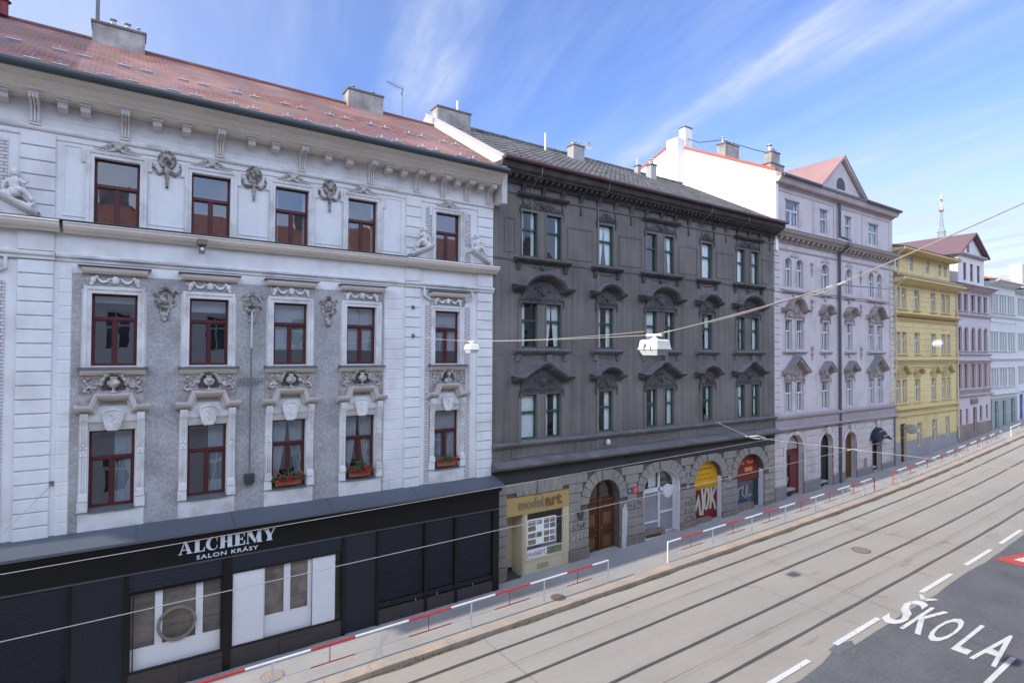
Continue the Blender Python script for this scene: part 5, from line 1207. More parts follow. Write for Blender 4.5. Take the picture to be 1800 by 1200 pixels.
mb = MB(); mb.band(p0, p1 + .03, [(4.42, 0), (4.42, .06), (4.48, .1), (4.52, .3), (4.6, .34), (4.66, .1), (5.1, .1), (5.16, .22), (5.28, .26), (5.34, .05), (5.36, 0)]); mb.build('lower_cornice', M('lilac_ledge', (.33, .29, .30), .85, var=.14, scale=1, fine=.08), PB)
for a, b in ((p0, 30.55), (p1 - .55, p1)):
    mb = MB(); mb.box(a + .01, b - .01, F0 - .005, F0, 5.4, 15.1); courses(mb, a, b, 5.4, 15.1, .40, .06, .05, ch=.02); mb.build('quoin_strip', lil, PB)
SPR = remesh(MB().tube([(0, 0, .9), (.03, -.02, .5), (0, 0, 0)], [.05, .09, .03], 6).ball((0, -.03, .8), .12).ball((0, -.03, .45), .1), .03, 'pendant_relief', lild)
for x in (34.0, 40.1):
    for z in (13.4, 11.2, 8.4): stamp('pendant_relief', SPR, PB, x, z, .02)
PCR = {True: gcrest(1.9, .55), False: gcrest(1.05, .45)}
for v in PCR.values(): v.materials[0] = orn
for g_ in PA:
    dbl = len(g_) == 2; c = (g_[0][0] + g_[-1][1]) / 2; hw = 1.30 if dbl else .74
    for z0, z1, r in rows_p:
        for a, b in g_: window(PB, a, b, z0, z1, (whitew, glassd, netc), rise=r, fill=('sides', .2), transom=.62, mull=True, y=F0 + .14, fw=.04); m = MB(); m.sweep([(a, z0), (a, z1 - r)] + (arch_pts(a, b, z1 - r, r, 8)[1:-1] if r else []) + [(b, z1 - r), (b, z0)] if r else [(a, z0), (a, z1), (b, z1), (b, z0)], [(0, 0), (0, .03), (.09, .04), (.1, 0)]); m.build('window_surround', lil, PB)
    for z in (12.42, 8.94):
        m = MB(); m.band(c - hw + .1, c + hw - .1, [(z - .12, 0), (z - .12, .08), (z - .03, .2), (z + .02, .2), (z + .04, 0)]); m.prism([(c - .2, z - .12), (c + .2, z - .12), (c, z - .4)], F0 - .06, F0); m.build('sill', lild, PB)
    m = MB(); top = .55 if dbl else .3
    p = [(c - hw, 11.2), (c - hw * .62, 11.22), (c - hw * .5, 11.42)] + [(c - hw * .42 * math.cos(R(a)), 11.42 + (top - .1) * math.sin(R(a))) for a in (25, 55, 90, 125, 155)] + [(c + hw * .5, 11.42), (c + hw * .62, 11.22), (c + hw, 11.2)]
    m.sweep(p, HP); m.prism([(c - hw * .8, 10.86)] + [(x, z + .01) for x, z in p[1:-1]] + [(c + hw * .8, 10.86)], F0 - .05, F0); m.build('window_hood', orn, PB); stamp('carved_crest', PCR[dbl], PB, c, 10.92, .07)
    m = MB(); ap = .75 if dbl else .42; p = [(c - hw, 7.62), (c - hw * .75, 7.62), (c, 7.62 + ap), (c + hw * .75, 7.62), (c + hw, 7.62)]
    m.sweep(p, HP); m.prism([(c - hw * .8, 7.26)] + [(x, z + .01) for x, z in p[1:-1]] + [(c + hw * .8, 7.26)], F0 - .05, F0); m.mi = 1; m.sweep(p[1:-1], [(.245, .01), (.245, .42), (.275, .42), (.29, .01)]); m.build('window_hood', [orn, slate_t], PB); stamp('carved_crest', PCR[dbl], PB, c, 7.30, .07)
    m = MB(); m.prism([(c - .5, 14.42), (c + .5, 14.42), (c + .2, 14.6), (c, 14.72), (c - .2, 14.6)], F0 - .05, F0); m.build('carved_crest', lild, PB)
for i, t in enumerate(TOP):
    if i in (0, 3): window(PB, *t, (whitew, glassd, netc), fill=('sides', .15), transom=.62, mull=True, y=F0 + .14, fw=.05)
    else: window(PB, *t, (whitew, glassd, netc), fill=('sides', .2), transom=.62, mull=False, y=F0 + .14, fw=.05)
    m = MB(); m.box(t[0] - .08, t[1] + .08, F0 - .05, F0, t[3] + .03, t[3] + .09); m.build('lintel', lild, PB)
cut = [(*o, .28) for o in DO]
for a, b in ((p0, 32.05), (32.05, 35.63), (35.63, 38.62), (38.62, 42.2), (42.2, p1)):
    mb = MB(); courses(mb, a, b, 1.35, 4.36, .43, .05, .04, cut, ch=.02); mb.build('rusticated_courses', lil, PB)
for o in DO:
    m = MB(); zs = o[3] - o[4]; m.sweep([(o[0], 1.4), (o[0], zs)] + arch_pts(o[0], o[1], zs, o[4], 12)[1:-1] + [(o[1], zs), (o[1], 1.4)], [(0, 0), (0, .05), (.14, .08), (.24, .05), (.25, 0)]); c = (o[0] + o[1]) / 2; m.prism([(c - .14, o[3] - .02), (c + .14, o[3] - .02), (c + .2, 4.38), (c - .2, 4.38)], F0 - .16, F0); m.build('arch_moulding', lil, PB)
px_ = p0
for o in DO + [(p1, p1)]:
    if o[0] - px_ > .1: MB().box(px_, o[0], F0 - .08, F0 + .02, -.4, 1.33, ch=.03).build('plinth', M('grey_plinth', (.23, .215, .21), .9, var=.14, scale=1, fine=.1), PB)
    px_ = o[1]
Y = F0 + .34
def door_in(o, mat, kind, par=PB):
    zs = o[3] - o[4]; A = arch_pts(o[0], o[1], zs, o[4], 12); m = MB(); c = (o[0] + o[1]) / 2
    if kind == 'gate':
        m.prism([(o[0], .2)] + A + [(o[1], .2)], Y - .03, Y)
        for s in (-1, 1): m.sweep(rect(min(c + s * .06, c + s * .66), max(c + s * .06, c + s * .66), 1.1, 2.9), [(0, 0), (0, .03), (.06, .04), (.06, 0)], True, y=Y - .03)
        m.box(c - .04, c + .04, Y - .08, Y, .2, o[3] - .03); return m.build('gate', mat, par)
    m.sweep([(o[0], .3), (o[1], .3)] + A[::-1], [(0, 0), (0, .06), (.07, .06), (.07, 0)], True, y=Y); m.box(o[0] + .07, o[1] - .07, Y - .06, Y, zs - .28, zs - .02); m.box(c - .05, c + .05, Y - .05, Y, .3, zs - .28)
    f = m.build('shop_door', mat, par)
    m = MB(); m.prism([(o[0] + .02, .3)] + A + [(o[1] - .02, .3)], Y - .01, Y + .02); m.build('pane', MATS['dark_pane'], f); return f
d1 = door_in(DO[0], M('maroon_joinery', (.10, .025, .028), .5, var=.15), 'shop'); MB().box(32.05, 32.92, Y - .05, Y - .02, .6, 3.0).build('door_leaf', M('maroon_leaf', (.15, .035, .035), .5, var=.1), d1)
m = MB(); A = arch_pts(31.2, 32.9, 3.26, .84, 12); m.prism([(31.2, 3.28)] + A[1:-1] + [(32.9, 3.28)], Y - .03, Y - .012); m.build('fanlight', M('pale_pane', (.34, .34, .32), .4), d1)
strokes([[(31.3, 2.6), (31.35, 1.6), (31.7, 2.3), (31.5, 1.2)], [(31.8, 2.4), (31.5, 1.9), (31.9, 1.6), (31.6, 1.0)]], .07, Y - .03, gw_, par=d1)
d2 = door_in(DO[1], M('black_grille', (.035, .03, .032), .6), 'shop'); strokes([[(34.95, 2.5), (35.5, 2.8), (35.1, 1.9), (35.7, 2.2)], [(34.95, 1.5), (35.4, 2.0), (35.6, 1.4)], [(35.2, 3.1), (35.5, 3.3), (35.4, 2.9)]], .06, Y - .03, gw_, par=d2)
door_in(DO[2], M('brown_gate', (.125, .058, .026), .5, var=.2, streak=.2, fine=.1), 'gate')
d4 = door_in(DO[3], M('brown_door', (.055, .03, .028), .5), 'shop')
m = MB(); k = 14; vs = []
for t in (0, .4, .75, 1):
    for i in range(k + 1):
        a = math.pi * i / k; vs.append((42.2 - 1.0 * math.cos(a), F0 - .05 - .55 * t, 3.12 + (.86 - .62 * t * t) * math.sin(a) * (1 - .15 * t) - .12 * t))
m.add(vs, [(r * (k + 1) + i, r * (k + 1) + i + 1, (r + 1) * (k + 1) + i + 1, (r + 1) * (k + 1) + i) for r in range(3) for i in range(k)])
aw = m.build('awning', M('navy_awning', (.020, .022, .034), .8, var=.1), PB)
strokes([[(41.85, 3.30), (42.0, 3.42), (42.1, 3.34), (42.25, 3.45), (42.4, 3.40), (42.6, 3.52)]], .05, F0 - .62, gw_, 'awning_lettering', aw); strokes([[(41.6, 3.62), (41.9, 3.72), (42.2, 3.70)]], .04, F0 - .45, gw_, 'awning_lettering', aw)
for a, b, z in ((31.1, 32.1, 1.1), (34.85, 35.75, 1.1), (41.45, 42.1, 1.3)): MB().box(a, b, F0 - .02, F0 + .34, z - .12, z, ch=.02).build('stone_bench_sill', M('pale_sill', (.36, .35, .35), .8), PB)
for a, b in ((31.15, 32.0), (34.9, 35.6), (41.5, 42.0)): MB().box(a, b, F0 + .15, F0 + .3, .2, .97).build('cellar_light', MATS['dark_pane'], PB)
MB().tube([(37.14, F0 - .12, .7), (37.14, F0 - .12, 15.1), (37.14, F0 - .78, 15.6), (37.14, F0 - .78, 15.85), (37.14, F0 - .14, 16.2), (37.14, F0 - .14, 18.3)], .085, 8).build('downpipe', dgut, PB)
MB().tube([(44.8, F0 - .1, .8), (44.8, F0 - .1, 4.3)], .06, 8).build('downpipe', slate_t, PB)
MB().box(40.0, 40.45, F0 - .05, F0 - .04, 3.0, 3.3).build('number_plate', M('pale_plate', (.5, .42, .42), .6), PB); MB().box(40.35, 40.75, F0 - .05, F0 - .042, 1.4, 2.0).build('graffiti', M('graffiti_faint', (.25, .22, .24), .8), PB)
chimney(rf, 30.4, 31.1, 24.4, 24.9, 21.5, 23.75, fwm, []); chimney(rf, 30.6, 32.0, 21.5, 22.1, 20.2, 21.85, chim_m, [(30.75, .45, .06), (31.1, .35, .05), (31.4, .3, .05), (31.75, .35, .05)]); chimney(rf, 30.5, 31.85, 18.45, 19.0, 18.8, 19.75, chim_m, []); chimney(rf, 30.65, 31.5, 18.5, 18.9, 19.83, 20.45, chim_m, [(30.8, .45, .11), (31.2, .3, .05), (31.4, .3, .05)])
MB().tube([(30.6, 24.9, 23.3), (30.8, 23.6, 22.55), (30.8, 21.9, 22.2), (31, 19.6, 20.9), (31, 18.6, 20.4)], .03, 5).build('cable', dgut, rf)

# ------------------------------------------------------------------ houses farther along the street
def far_house(name, cat, label, x0, x1, z1, wallm, trimm, rows, cols, frame, base, gf, eave=.55, depth=.2, roof_m=None, ridge=2.6, grooves=None, bands=(), pedi=None, archrow=None, plinth_z=None, plinth_m=None, fill=('sides', .2), eave_m=None):
    T = thing(name, ((x0 + x1) / 2, 18, base), label, cat)
    ops = []
    for ri, (za, zb) in enumerate(rows):
        for a, b in cols[ri]: ops.append((a, b, za, zb, (b - a) / 2) if archrow == ri else (a, b, za, zb))
    mb = MB(); pierced(mb, x0, x1, base - 2, z1, ops + gf, depth); shell(mb, x0 + .002, x1 - .002, base - 2, z1, 29.5, y=F0 + .001, top=False); mb.build('wall', wallm, T)
    MB().box(x0 + .2, x1 - .2, 18.95, 19, base, z1 - .2).build('interior', roomm, T)
    m = MB(); m.band(x0, x1, [(z1 - .34, 0), (z1 - .34, .06), (z1 - .26, .12), (z1 - .2, eave * .6), (z1 - .1, eave * .75), (z1 - .04, eave), (z1 + .06, eave), (z1 + .08, 0)]); m.build('cornice', eave_m or trimm, T)
    if roof_m:
        m = MB(); m.prism_x([(F0 - eave - .08, z1 + .10), (23.8, z1 + ridge), (29.6, z1 + .1)], x0, x1); r_ = m.build('roof', roof_m, T)
        MB().tube([(x0, F0 - eave - .08, z1 + .06), (x1, F0 - eave - .08, z1 + .06)], .07, 8).build('gutter', trimm, T)
    for ri, (za, zb) in enumerate(rows):
        for a, b in cols[ri]:
            rise = (b - a) / 2 if archrow == ri else 0
            window(T, a, b, za, zb, (frame, glassd, netc), rise=rise, fill=fill, transom=.64, mull=(b - a) > .6, y=F0 + depth - .04, fw=.04)
            m = MB(); m.sweep([(a, za), (a, zb - rise)] + (arch_pts(a, b, zb - rise, rise, 8)[1:-1] if rise else []) + [(b, zb - rise), (b, za)] if rise else [(a, za), (a, zb), (b, zb), (b, za)], [(0, 0), (0, .03), (.10, .05), (.12, 0)]); m.build('window_surround', trimm, T)
            m = MB(); m.band(a - .15, b + .15, [(za - .13, 0), (za - .13, .06), (za - .04, .14), (za, .14), (za + .02, 0)]); m.build('sill', trimm, T)
    for z, o in bands: m = MB(); m.band(x0, x1, [(z - .18, 0), (z - .18, o * .3), (z - .08, o * .5), (z - .03, o), (z + .03, o), (z + .06, 0)]); m.build('string_course', trimm, T)
    if grooves:
        xb_ = [x0] + [(o[0] + o[1]) / 2 for o in gf] + [x1]
        for za, zb, xa_, xe_ in [(za, zb, x0, x1) for za, zb in grooves[:-1]] + [(*grooves[-1], a, b) for a, b in zip(xb_, xb_[1:])]: m = MB(); courses(m, xa_, xe_, za, zb, .42, .05, .025, [(o[0] - .12, o[1] + .12, o[2], o[3] + .12, 0, 0) for o in ops + gf], ch=.012); m.build('grooved_courses', wallm, T)
    if pedi is not None:
        za, kinds, mt = pedi
        for c, hw, kd in kinds:
            m = MB(); p = [(c - hw, za), (c - hw * .9, za), (c, za + hw * .62), (c + hw * .9, za), (c + hw, za)] if kd else [(c - hw, za)] + [(c - hw * .9 * math.cos(R(a)), za + hw * .5 * math.sin(R(a))) for a in range(0, 181, 30)] + [(c + hw, za)]
            m.sweep(p, [(0, 0), (0, .16), (.08, .3), (.16, .32), (.18, 0)]); m.prism([(c - hw * .8, za - .2)] + p[1:-1] + [(c + hw * .8, za - .2)], F0 - .06, F0); m.build('window_hood', mt, T)
    if plinth_z: MB().box(x0, x1, F0 - .06, F0, base - 2, plinth_z, ch=.02).build('plinth', plinth_m, T) if not gf else None
    return T
yel = M('yellow_plaster', (.62, .505, .25), .88, var=.08, scale=.5, streak=.09, fine=.05, col2=(.50, .41, .22), patch=.12, pscale=.8, pbias=.6); yelt = M('yellow_trim', (.60, .48, .24), .85, var=.07, scale=.8, streak=.05); yeld = M('olive_frieze', (.36, .31, .16), .9, var=.15, scale=1.5, fine=.1)
yc = [(45.25, 45.95), (46.28, 46.98), (48.38, 49.22), (51.38, 52.2), (53.40, 54.1), (54.36, 55.06)]
YH = far_house('yellow_house', 'building', 'mustard yellow stucco house with grooved facade between lilac and pink houses', 44.92, 56.38, 14.2, yel, yelt, [(12.12, 13.62), (8.86, 10.42), (5.32, 7.0)], [yc] * 3, whitew, 1.2,
    [(45.9, 46.75, .4, 3.85), (48.72, 49.42, 1.98, 3.76), (51.5, 52.25, 2.15, 3.83), (54.1, 54.72, 2.36, 3.9)], eave=.75, grooves=[(5.2, 11.2), (12.0, 13.9), (2.6, 4.3)], bands=((11.75, .55), (11.38, .2), (8.45, .22), (7.95, .12), (4.95, .35), (4.45, .2)),
    pedi=(7.35, [(46.1, 1.05, 1), (48.8, .7, 0), (51.8, .7, 1), (54.23, 1.0, 1)], M('yellow_hood', (.42, .335, .165), .9, var=.14)), fill=('full', 1))
MB().box(44.95, 56.35, F0 - .03, F0, 8.0, 8.25).build('frieze', yeld, YH)
m = MB(); pierced(m, 44.92, 56.38, 1 - 2.0, 2.55, [(45.9, 46.75, .4, 3.85), (48.72, 49.42, 1.98, 3.76), (51.5, 52.25, 2.15, 3.83), (54.1, 54.72, 2.36, 3.9)], .03, y=F0 - .03); m.build('grey_dado', M('grey_dado', (.30, .30, .31), .9, var=.12, scale=.8, fine=.08), YH)
for a, b, z0, z1 in ((48.72, 49.42, 1.98, 3.76), (51.5, 52.25, 2.15, 3.83), (54.1, 54.72, 2.36, 3.9)): window(YH, a, b, z0, z1, (whitew, glassd, netc), transom=.6, mull=False, y=F0 + .14, fill=('full', 1))
MB().box(45.9, 46.75, F0 + .12, F0 + .17, .4, 3.85).build('door', M('dark_door', (.03, .03, .032), .5), YH)
# set-back top storey of the yellow house
m = MB(); to = [(45.4, 46.0, 15.0, 16.05), (47.8, 48.4, 15.0, 16.05), (50.7, 51.3, 15.0, 16.0), (53.1, 53.6, 15.0, 15.95), (54.2, 54.7, 15.0, 15.95)]; pierced(m, 44.95, 55.3, 14.2, 16.3, to, .15, y=F0 + .05); shell(m, 44.95, 55.3, 14.2, 16.3, 28, y=F0 + .051, top=False); m.build('attic_wall', yel, YH)
for t in to: window(YH, *t, (whitew, glassd, netc), transom=.6, mull=False, y=F0 + .16, fill=('full', 1))
m = MB(); m.band(44.92, 55.4, [(16.15, -.05), (16.15, .3), (16.25, .75), (16.36, .78), (16.40, -.05)]); m.build('attic_eave', yelt, YH)
MB().prism_x([(17.2, 16.41), (24, 18.4), (29, 16.4)], 44.93, 55.4).build('attic_roof', M('brown_roof', (.16, .12, .10), .7, var=.2), YH)
MB().prism_x([(17.25, 14.30), (18.04, 14.75), (18.04, 14.30)], 44.93, 56.3).build('skirt_roof', M('ochre_roof', (.30, .235, .13), .8, var=.15), YH)
MB().tube([(44.98, F0 - .7, 16.2), (44.96, F0 - .3, 15.9), (44.96, F0 - .3, 14.5), (44.96, F0 - .7, 14.1), (44.98, F0 - .14, 13.6), (44.98, F0 - .14, 1.4)], .065, 8).build('downpipe', M('cream_pipe', (.55, .5, .36), .6), YH)
MB().tube([(56.34, F0 - .12, 14.0), (56.34, F0 - .12, 2.0)], .06, 8).build('downpipe', MATS['cream_pipe'], YH)
m = MB(); m.box(45.7, 45.8, F0 - .5, F0 - .08, 3.55, 3.65); f = m.build('sign_bracket', iron2, YH); m = MB(); m.ball((45.75, F0 - .75, 3.6), (.10, .42, .36), 12, 8); m.build('hanging_sign', M('sign_disc', (.36, .35, .32), .5, var=.3, scale=4), f)
pw = M('pink_white_plaster', (.50, .46, .475), .88, var=.05, scale=.5, streak=.04); pbr = M('pink_brick', (.34, .235, .225), .9, var=.12, scale=1, fine=.1); pwt = M('pink_trim', (.44, .39, .40), .85, var=.1)
tc_ = [(56.75, 57.55), (58.15, 58.95), (59.75, 60.6), (61.3, 62.1), (62.75, 63.5)]; brwin = M('brown_window', (.19, .10, .085), .6, var=.1)
PH = far_house('pink_house', 'building', 'white and brick pink house with red tower gable beside the yellow house', 56.42, 64.28, 14.55, pw, pwt, [(12.5, 13.92), (9.15, 11.15), (6.0, 8.05)], [tc_] * 3, brwin, 1.7,
    [(57.0, 57.5, 3.0, 4.3), (58.4, 58.9, 3.0, 4.3), (60.0, 60.7, 2.2, 4.35), (61.6, 62.2, 3.1, 4.4), (63.1, 63.6, 3.2, 4.45)], eave=.6, bands=((12.2, .25), (8.9, .2), (8.35, .3), (5.95, .2), (5.45, .3)), archrow=1, fill=('sides', .3), roof_m=M('slate_roof', (.14, .14, .16), .7), ridge=1.6)
for z0, z1 in ((5.5, 8.3),): 
    m = MB(); pierced(m, 56.5, 64.2, z0, z1, [(a - .12, b + .12, 5.9, 8.17) for a, b in tc_], .02, y=F0 - .02); m.build('brick_field', pbr, PH)
m = MB(); pierced(m, 56.42, 64.28, -.3, 3.0, [(60.0, 60.7, 2.2, 4.35)], .04, y=F0 - .04); m.build('brown_dado', M('brown_dado', (.25, .20, .175), .9, var=.2, scale=.8, streak=.1, fine=.1), PH)
MB().box(60.0, 60.7, F0 + .1, F0 + .14, 2.0, 4.35).build('door', M('red_door', (.16, .035, .05), .6), PH); MB().box(59.4, 60.9, F0 - .1, F0 - .05, 4.65, 5.1).build('shop_sign', M('grey_sign', (.16, .15, .16), .6, var=.3, scale=5), PH)
for a, b, z0, z1 in ((57.0, 57.5, 3.0, 4.3), (58.4, 58.9, 3.0, 4.3), (61.6, 62.2, 3.1, 4.4), (63.1, 63.6, 3.2, 4.45)): window(PH, a, b, z0, z1, (brwin, glassd, netc), transom=.6, mull=False, y=F0 + .14)
m = MB(); tw = [(58.15, 58.85, 15.1, 16.6), (59.7, 60.4, 15.1, 16.6), (61.3, 62.0, 15.1, 16.6)]; pierced(m, 57.0, 63.0, 14.5, 17.3, tw, .15, y=F0 + .02); shell(m, 57.0, 63.0, 14.5, 17.3, 27, y=F0 + .021, top=False)
m.prism([(57.0, 17.3), (63.0, 17.3), (60.0, 19.0)], F0 + .02, F0 + .4); m.build('tower_wall', M('white_tower', (.62, .59, .58), .85, var=.04), PH)
for t in tw: window(PH, *t, (brwin, glassd, netc), transom=.6, mull=False, y=F0 + .14)
m = MB(); m.band(56.9, 63.1, [(17.15, 0), (17.15, .1), (17.25, .3), (17.35, .3), (17.4, 0)]); m.build('tower_cornice', pwt, PH)
m = MB(); m.hexa([(56.6, 17.6, 17.15), (56.6, 24, 17.15), (60.0, 24, 19.1), (60.0, 17.6, 19.1)], [(56.6, 17.6, 17.3), (56.6, 24, 17.3), (60.0, 24, 19.25), (60.0, 17.6, 19.25)])
m.hexa([(60.0, 17.6, 19.1), (60.0, 24, 19.1), (63.2, 24, 17.2), (63.2, 17.6, 17.2)], [(60.0, 17.6, 19.25), (60.0, 24, 19.25), (63.2, 24, 17.35), (63.2, 17.6, 17.35)]); m.build('tower_roof', M('maroon_roof', (.17, .105, .115), .7, var=.1), PH)
for i, x in enumerate((59.0, 60.8)): MB().box(x, x + .5, F0 - .0, F0 + .02, 17.55, 18.15).build('attic_window', brwin if i == 0 else MATS['white_tower'], PH)
pg = M('pale_blue_plaster', (.55, .56, .55), .88, var=.05, scale=.5, streak=.05); pgt = M('pale_blue_trim', (.60, .61, .60), .85, var=.05); gsh = M('green_shopfront', (.25, .31, .295), .7, var=.1)
tri_ = lambda c: [(c - .95, c - .42), (c - .26, c + .26), (c + .42, c + .95)]
c1 = [q for c in (65.4, 67.7, 70.0) for q in tri_(c)]; c2 = [q for c in (73.0, 75.6, 78.2) for q in tri_(c)]
GH = far_house('green_shop_house', 'building', 'pale blue grey house with green shopfront beyond the pink house', 64.32, 71.4, 15.5, pg, pgt, [(12.7, 14.4), (9.2, 10.95), (5.9, 7.65)], [c1] * 3, whitew, 2.2, [(65.2, 66.1, 2.0, 4.6), (67.3, 68.2, 2.0, 4.6), (69.6, 70.6, 2.1, 4.7)], eave=.6, bands=((12.4, .2), (11.9, .1), (8.5, .25), (5.3, .3)), roof_m=MATS['slate_roof'], ridge=1.4)
m = MB(); pierced(m, 64.34, 71.38, 0, 4.9, [(65.2, 66.1, 2.0, 4.6), (67.3, 68.2, 2.0, 4.6), (69.6, 70.6, 2.1, 4.7)], .05, y=F0 - .05); m.build('shopfront', gsh, GH)
for a in (65.2, 67.3, 69.6): MB().box(a, a + .95, F0 + .1, F0 + .14, 1.9, 4.65).build('door', M('dark_green_door', (.04, .06, .055), .6), GH)
OB = thing('orange_wall_house', (78, 18, 2.9), 'pale house with blue door and orange firewall at the right edge', 'building')
FH = None
m = MB(); ops2 = [(a, b, z0, z1) for a, b in c2 for z0, z1 in ((12.7, 14.4), (9.2, 10.95), (6.0, 7.75))]; gf2 = [(72.3, 73.4, 2.4, 5.0), (74.5, 75.6, 2.5, 5.0)]; pierced(m, 71.44, 84, 0, 15.3, ops2 + gf2, .2); shell(m, 71.442, 84, 0, 15.3, 30, y=F0 + .001); m.build('wall', pg, OB)
MB().box(71.7, 83.8, 18.95, 19, 3, 15).build('interior', roomm, OB)
for a, b, z0, z1 in ops2:
    window(OB, a, b, z0, z1, (whitew, glassd, netc), transom=.64, mull=False, y=F0 + .16, fw=.04); MB().sweep([(a, z0), (a, z1), (b, z1), (b, z0)], [(0, 0), (0, .03), (.10, .05), (.12, 0)]).build('window_surround', pgt, OB)
for z, o in ((15.1, .6), (12.4, .2), (8.5, .25), (5.4, .3)): MB().band(71.44, 84, [(z - .18, 0), (z - .18, o * .3), (z - .08, o * .5), (z - .03, o), (z + .03, o), (z + .06, 0)]).build('string_course', pgt, OB)
for a, b, z0, z1 in gf2: MB().box(a, b, F0 + .1, F0 + .14, z0, z1).build('door', M('blue_door', (.03, .06, .20), .5), OB)
MB().prism_x([(18.4, 14.0), (18.4, 16.2), (23.0, 17.6), (29, 16.5), (29, 14)], 71.36, 71.60).build('firewall', M('orange_firewall', (.48, .235, .14), .9, var=.08), OB)
MB().prism_x([(17.5, 15.31), (23, 17.3), (29, 15.6)], 71.65, 84).build('roof', redroof, OB)
MB().box(76.0, 77.3, 18.6, 19.6, 15, 18.2).build('chimney', MATS['white_tower'], OB)
# church spire far behind
CH = thing('church_spire', (178.7, 60, 5), 'slim grey church spire with gilded cross behind the pink house roof', 'church spire')
MB().box(175.2, 182.2, 57, 64, 5, 33).build('tower', M('church_stone', (.42, .42, .42), .9, var=.1), CH)
MB().lathe([(2.6, 33), (1.6, 35.5), (1.15, 39), (.95, 41), (1.05, 41.3), (.55, 42.6), (.22, 46.5), (.2, 46.6)], (178.7, 60, 0), 8).build('steeple', M('patina_roof', (.26, .30, .33), .7), CH)
mg = M('gilding', (.80, .62, .30), .35, metal=.6); MB().ball((178.7, 60, 47.2), .6, 10, 8).build('ball', M('copper_ball', (.42, .30, .24), .4, metal=.4), CH)
m = MB(); m.box(178.55, 178.85, 59.9, 60.1, 47.8, 51.4); m.box(177.4, 180.0, 59.9, 60.1, 49.8, 50.15); m.build('cross', mg, CH)

# ------------------------------------------------------------------ the taller neighbour on the left (its firewall shades the red roof) and the houses on the camera's side
LN = thing('corner_house', (-12, 18, -.3), 'taller corner house left of the white house, its firewall shading the red roof', 'building')
MB().box(-22, -5.06, F0 + .01, 29.5, -1, 17.6).build('wall', MATS['firewall_plaster'], LN)
MB().prism_x([(16.9, 17.62), (23.1, 21.40), (29.6, 17.62)], -22, -5.06).build('roof', M('brick_roof', (.28, .10, .08), .8, var=.15), LN)
MB().band(-22, -5.06, [(17.2, 0), (17.2, .1), (17.4, .5), (17.6, .6), (17.61, 0)]).build('cornice', MATS['buff_cornice'], LN)
def opposite(label, x0, x1, ze, wallm, roofm, n):
    T = thing('facing_house', ((x0 + x1) / 2, -3, 0), label, 'building'); y = -1.2
    w_ = (x1 - x0) / n; ops = []
    for i in range(n):
        c = x0 + w_ * (i + .5)
        for z in (1.2, 5.2, 8.9, 12.4):
            if z + 1.9 < ze - .5: ops.append((c - .55, c + .55, z, z + 1.85))
    m = MB(); pierced(m, x0, x1, -1.5, ze, ops, -.2, y=y); m.add([(x0, y, -1.5), (x0, -12, -1.5), (x0, -12, ze), (x0, y, ze), (x1, y, -1.5), (x1, -12, -1.5), (x1, -12, ze), (x1, y, ze)], [(0, 1, 2, 3), (4, 5, 6, 7), (1, 5, 6, 2)]); m.build('wall', wallm, T)
    m = MB(); m.box(x0 + .2, x1 - .2, y - .28, y - .24, -1, ze - .3); m.build('glazing', M('dark_glazing', (.03, .035, .045), .1, spec=.6), T)
    m = MB()
    for a, b, z0, z1 in ops: m.box(a - .16, b + .16, y + .002, y + .07, z1 + .1, z1 + .28)
    m.box(x0, x1, y, y + .5, ze - .3, ze); m.box(x0, x1, y, y + .2, 4.3, 4.6); m.build('moulding', stonew, T)
    m = MB()
    for a, b, z0, z1 in ops: m.box((a + b) / 2 - .04, (a + b) / 2 + .04, y - .23, y - .17, z0, z1); m.box(a, b, y - .23, y - .16, z0 + 1.15, z0 + 1.25)
    m.build('window_bars', whitew, T)
    m = MB(); m.prism_x([(y + .55, ze + .02), (-6.5, ze + 3.4), (-12, ze + .02)], x0, x1); r_ = m.build('roof', roofm, T)
    for x in (x0 + 2.5, x1 - 3): MB().box(x, x + 1.6, -6.9, -6.1, ze + 2, ze + 4.4).build('chimney', chim_m, r_)
cream_w = M('cream_facade', (.68, .63, .56), .9, var=.06); rose_w = M('rose_facade', (.60, .50, .45), .9, var=.06); grey_w = M('stone_facade', (.62, .61, .60), .9, var=.06)
otile = brick_mat('orange_tiles', (.30, .135, .10), (.22, .10, .08), (.16, .06, .04), .22, .3, .02, slope=(0, -.85, .53), bump=.6)
opposite('cream house across the street facing the black shopfront', -26, -4, 14.8, cream_w, otile, 8)
opposite('pale stone house across the street facing the white townhouse', -3.9, 13, 14.4, grey_w, otile, 7)
opposite('rose house across the street facing the dark grey house', 13.1, 33, 14.9, rose_w, otile, 8)
opposite('long cream house across the street facing the lilac and yellow houses', 33.1, 72, 14.2, cream_w, otile, 15)
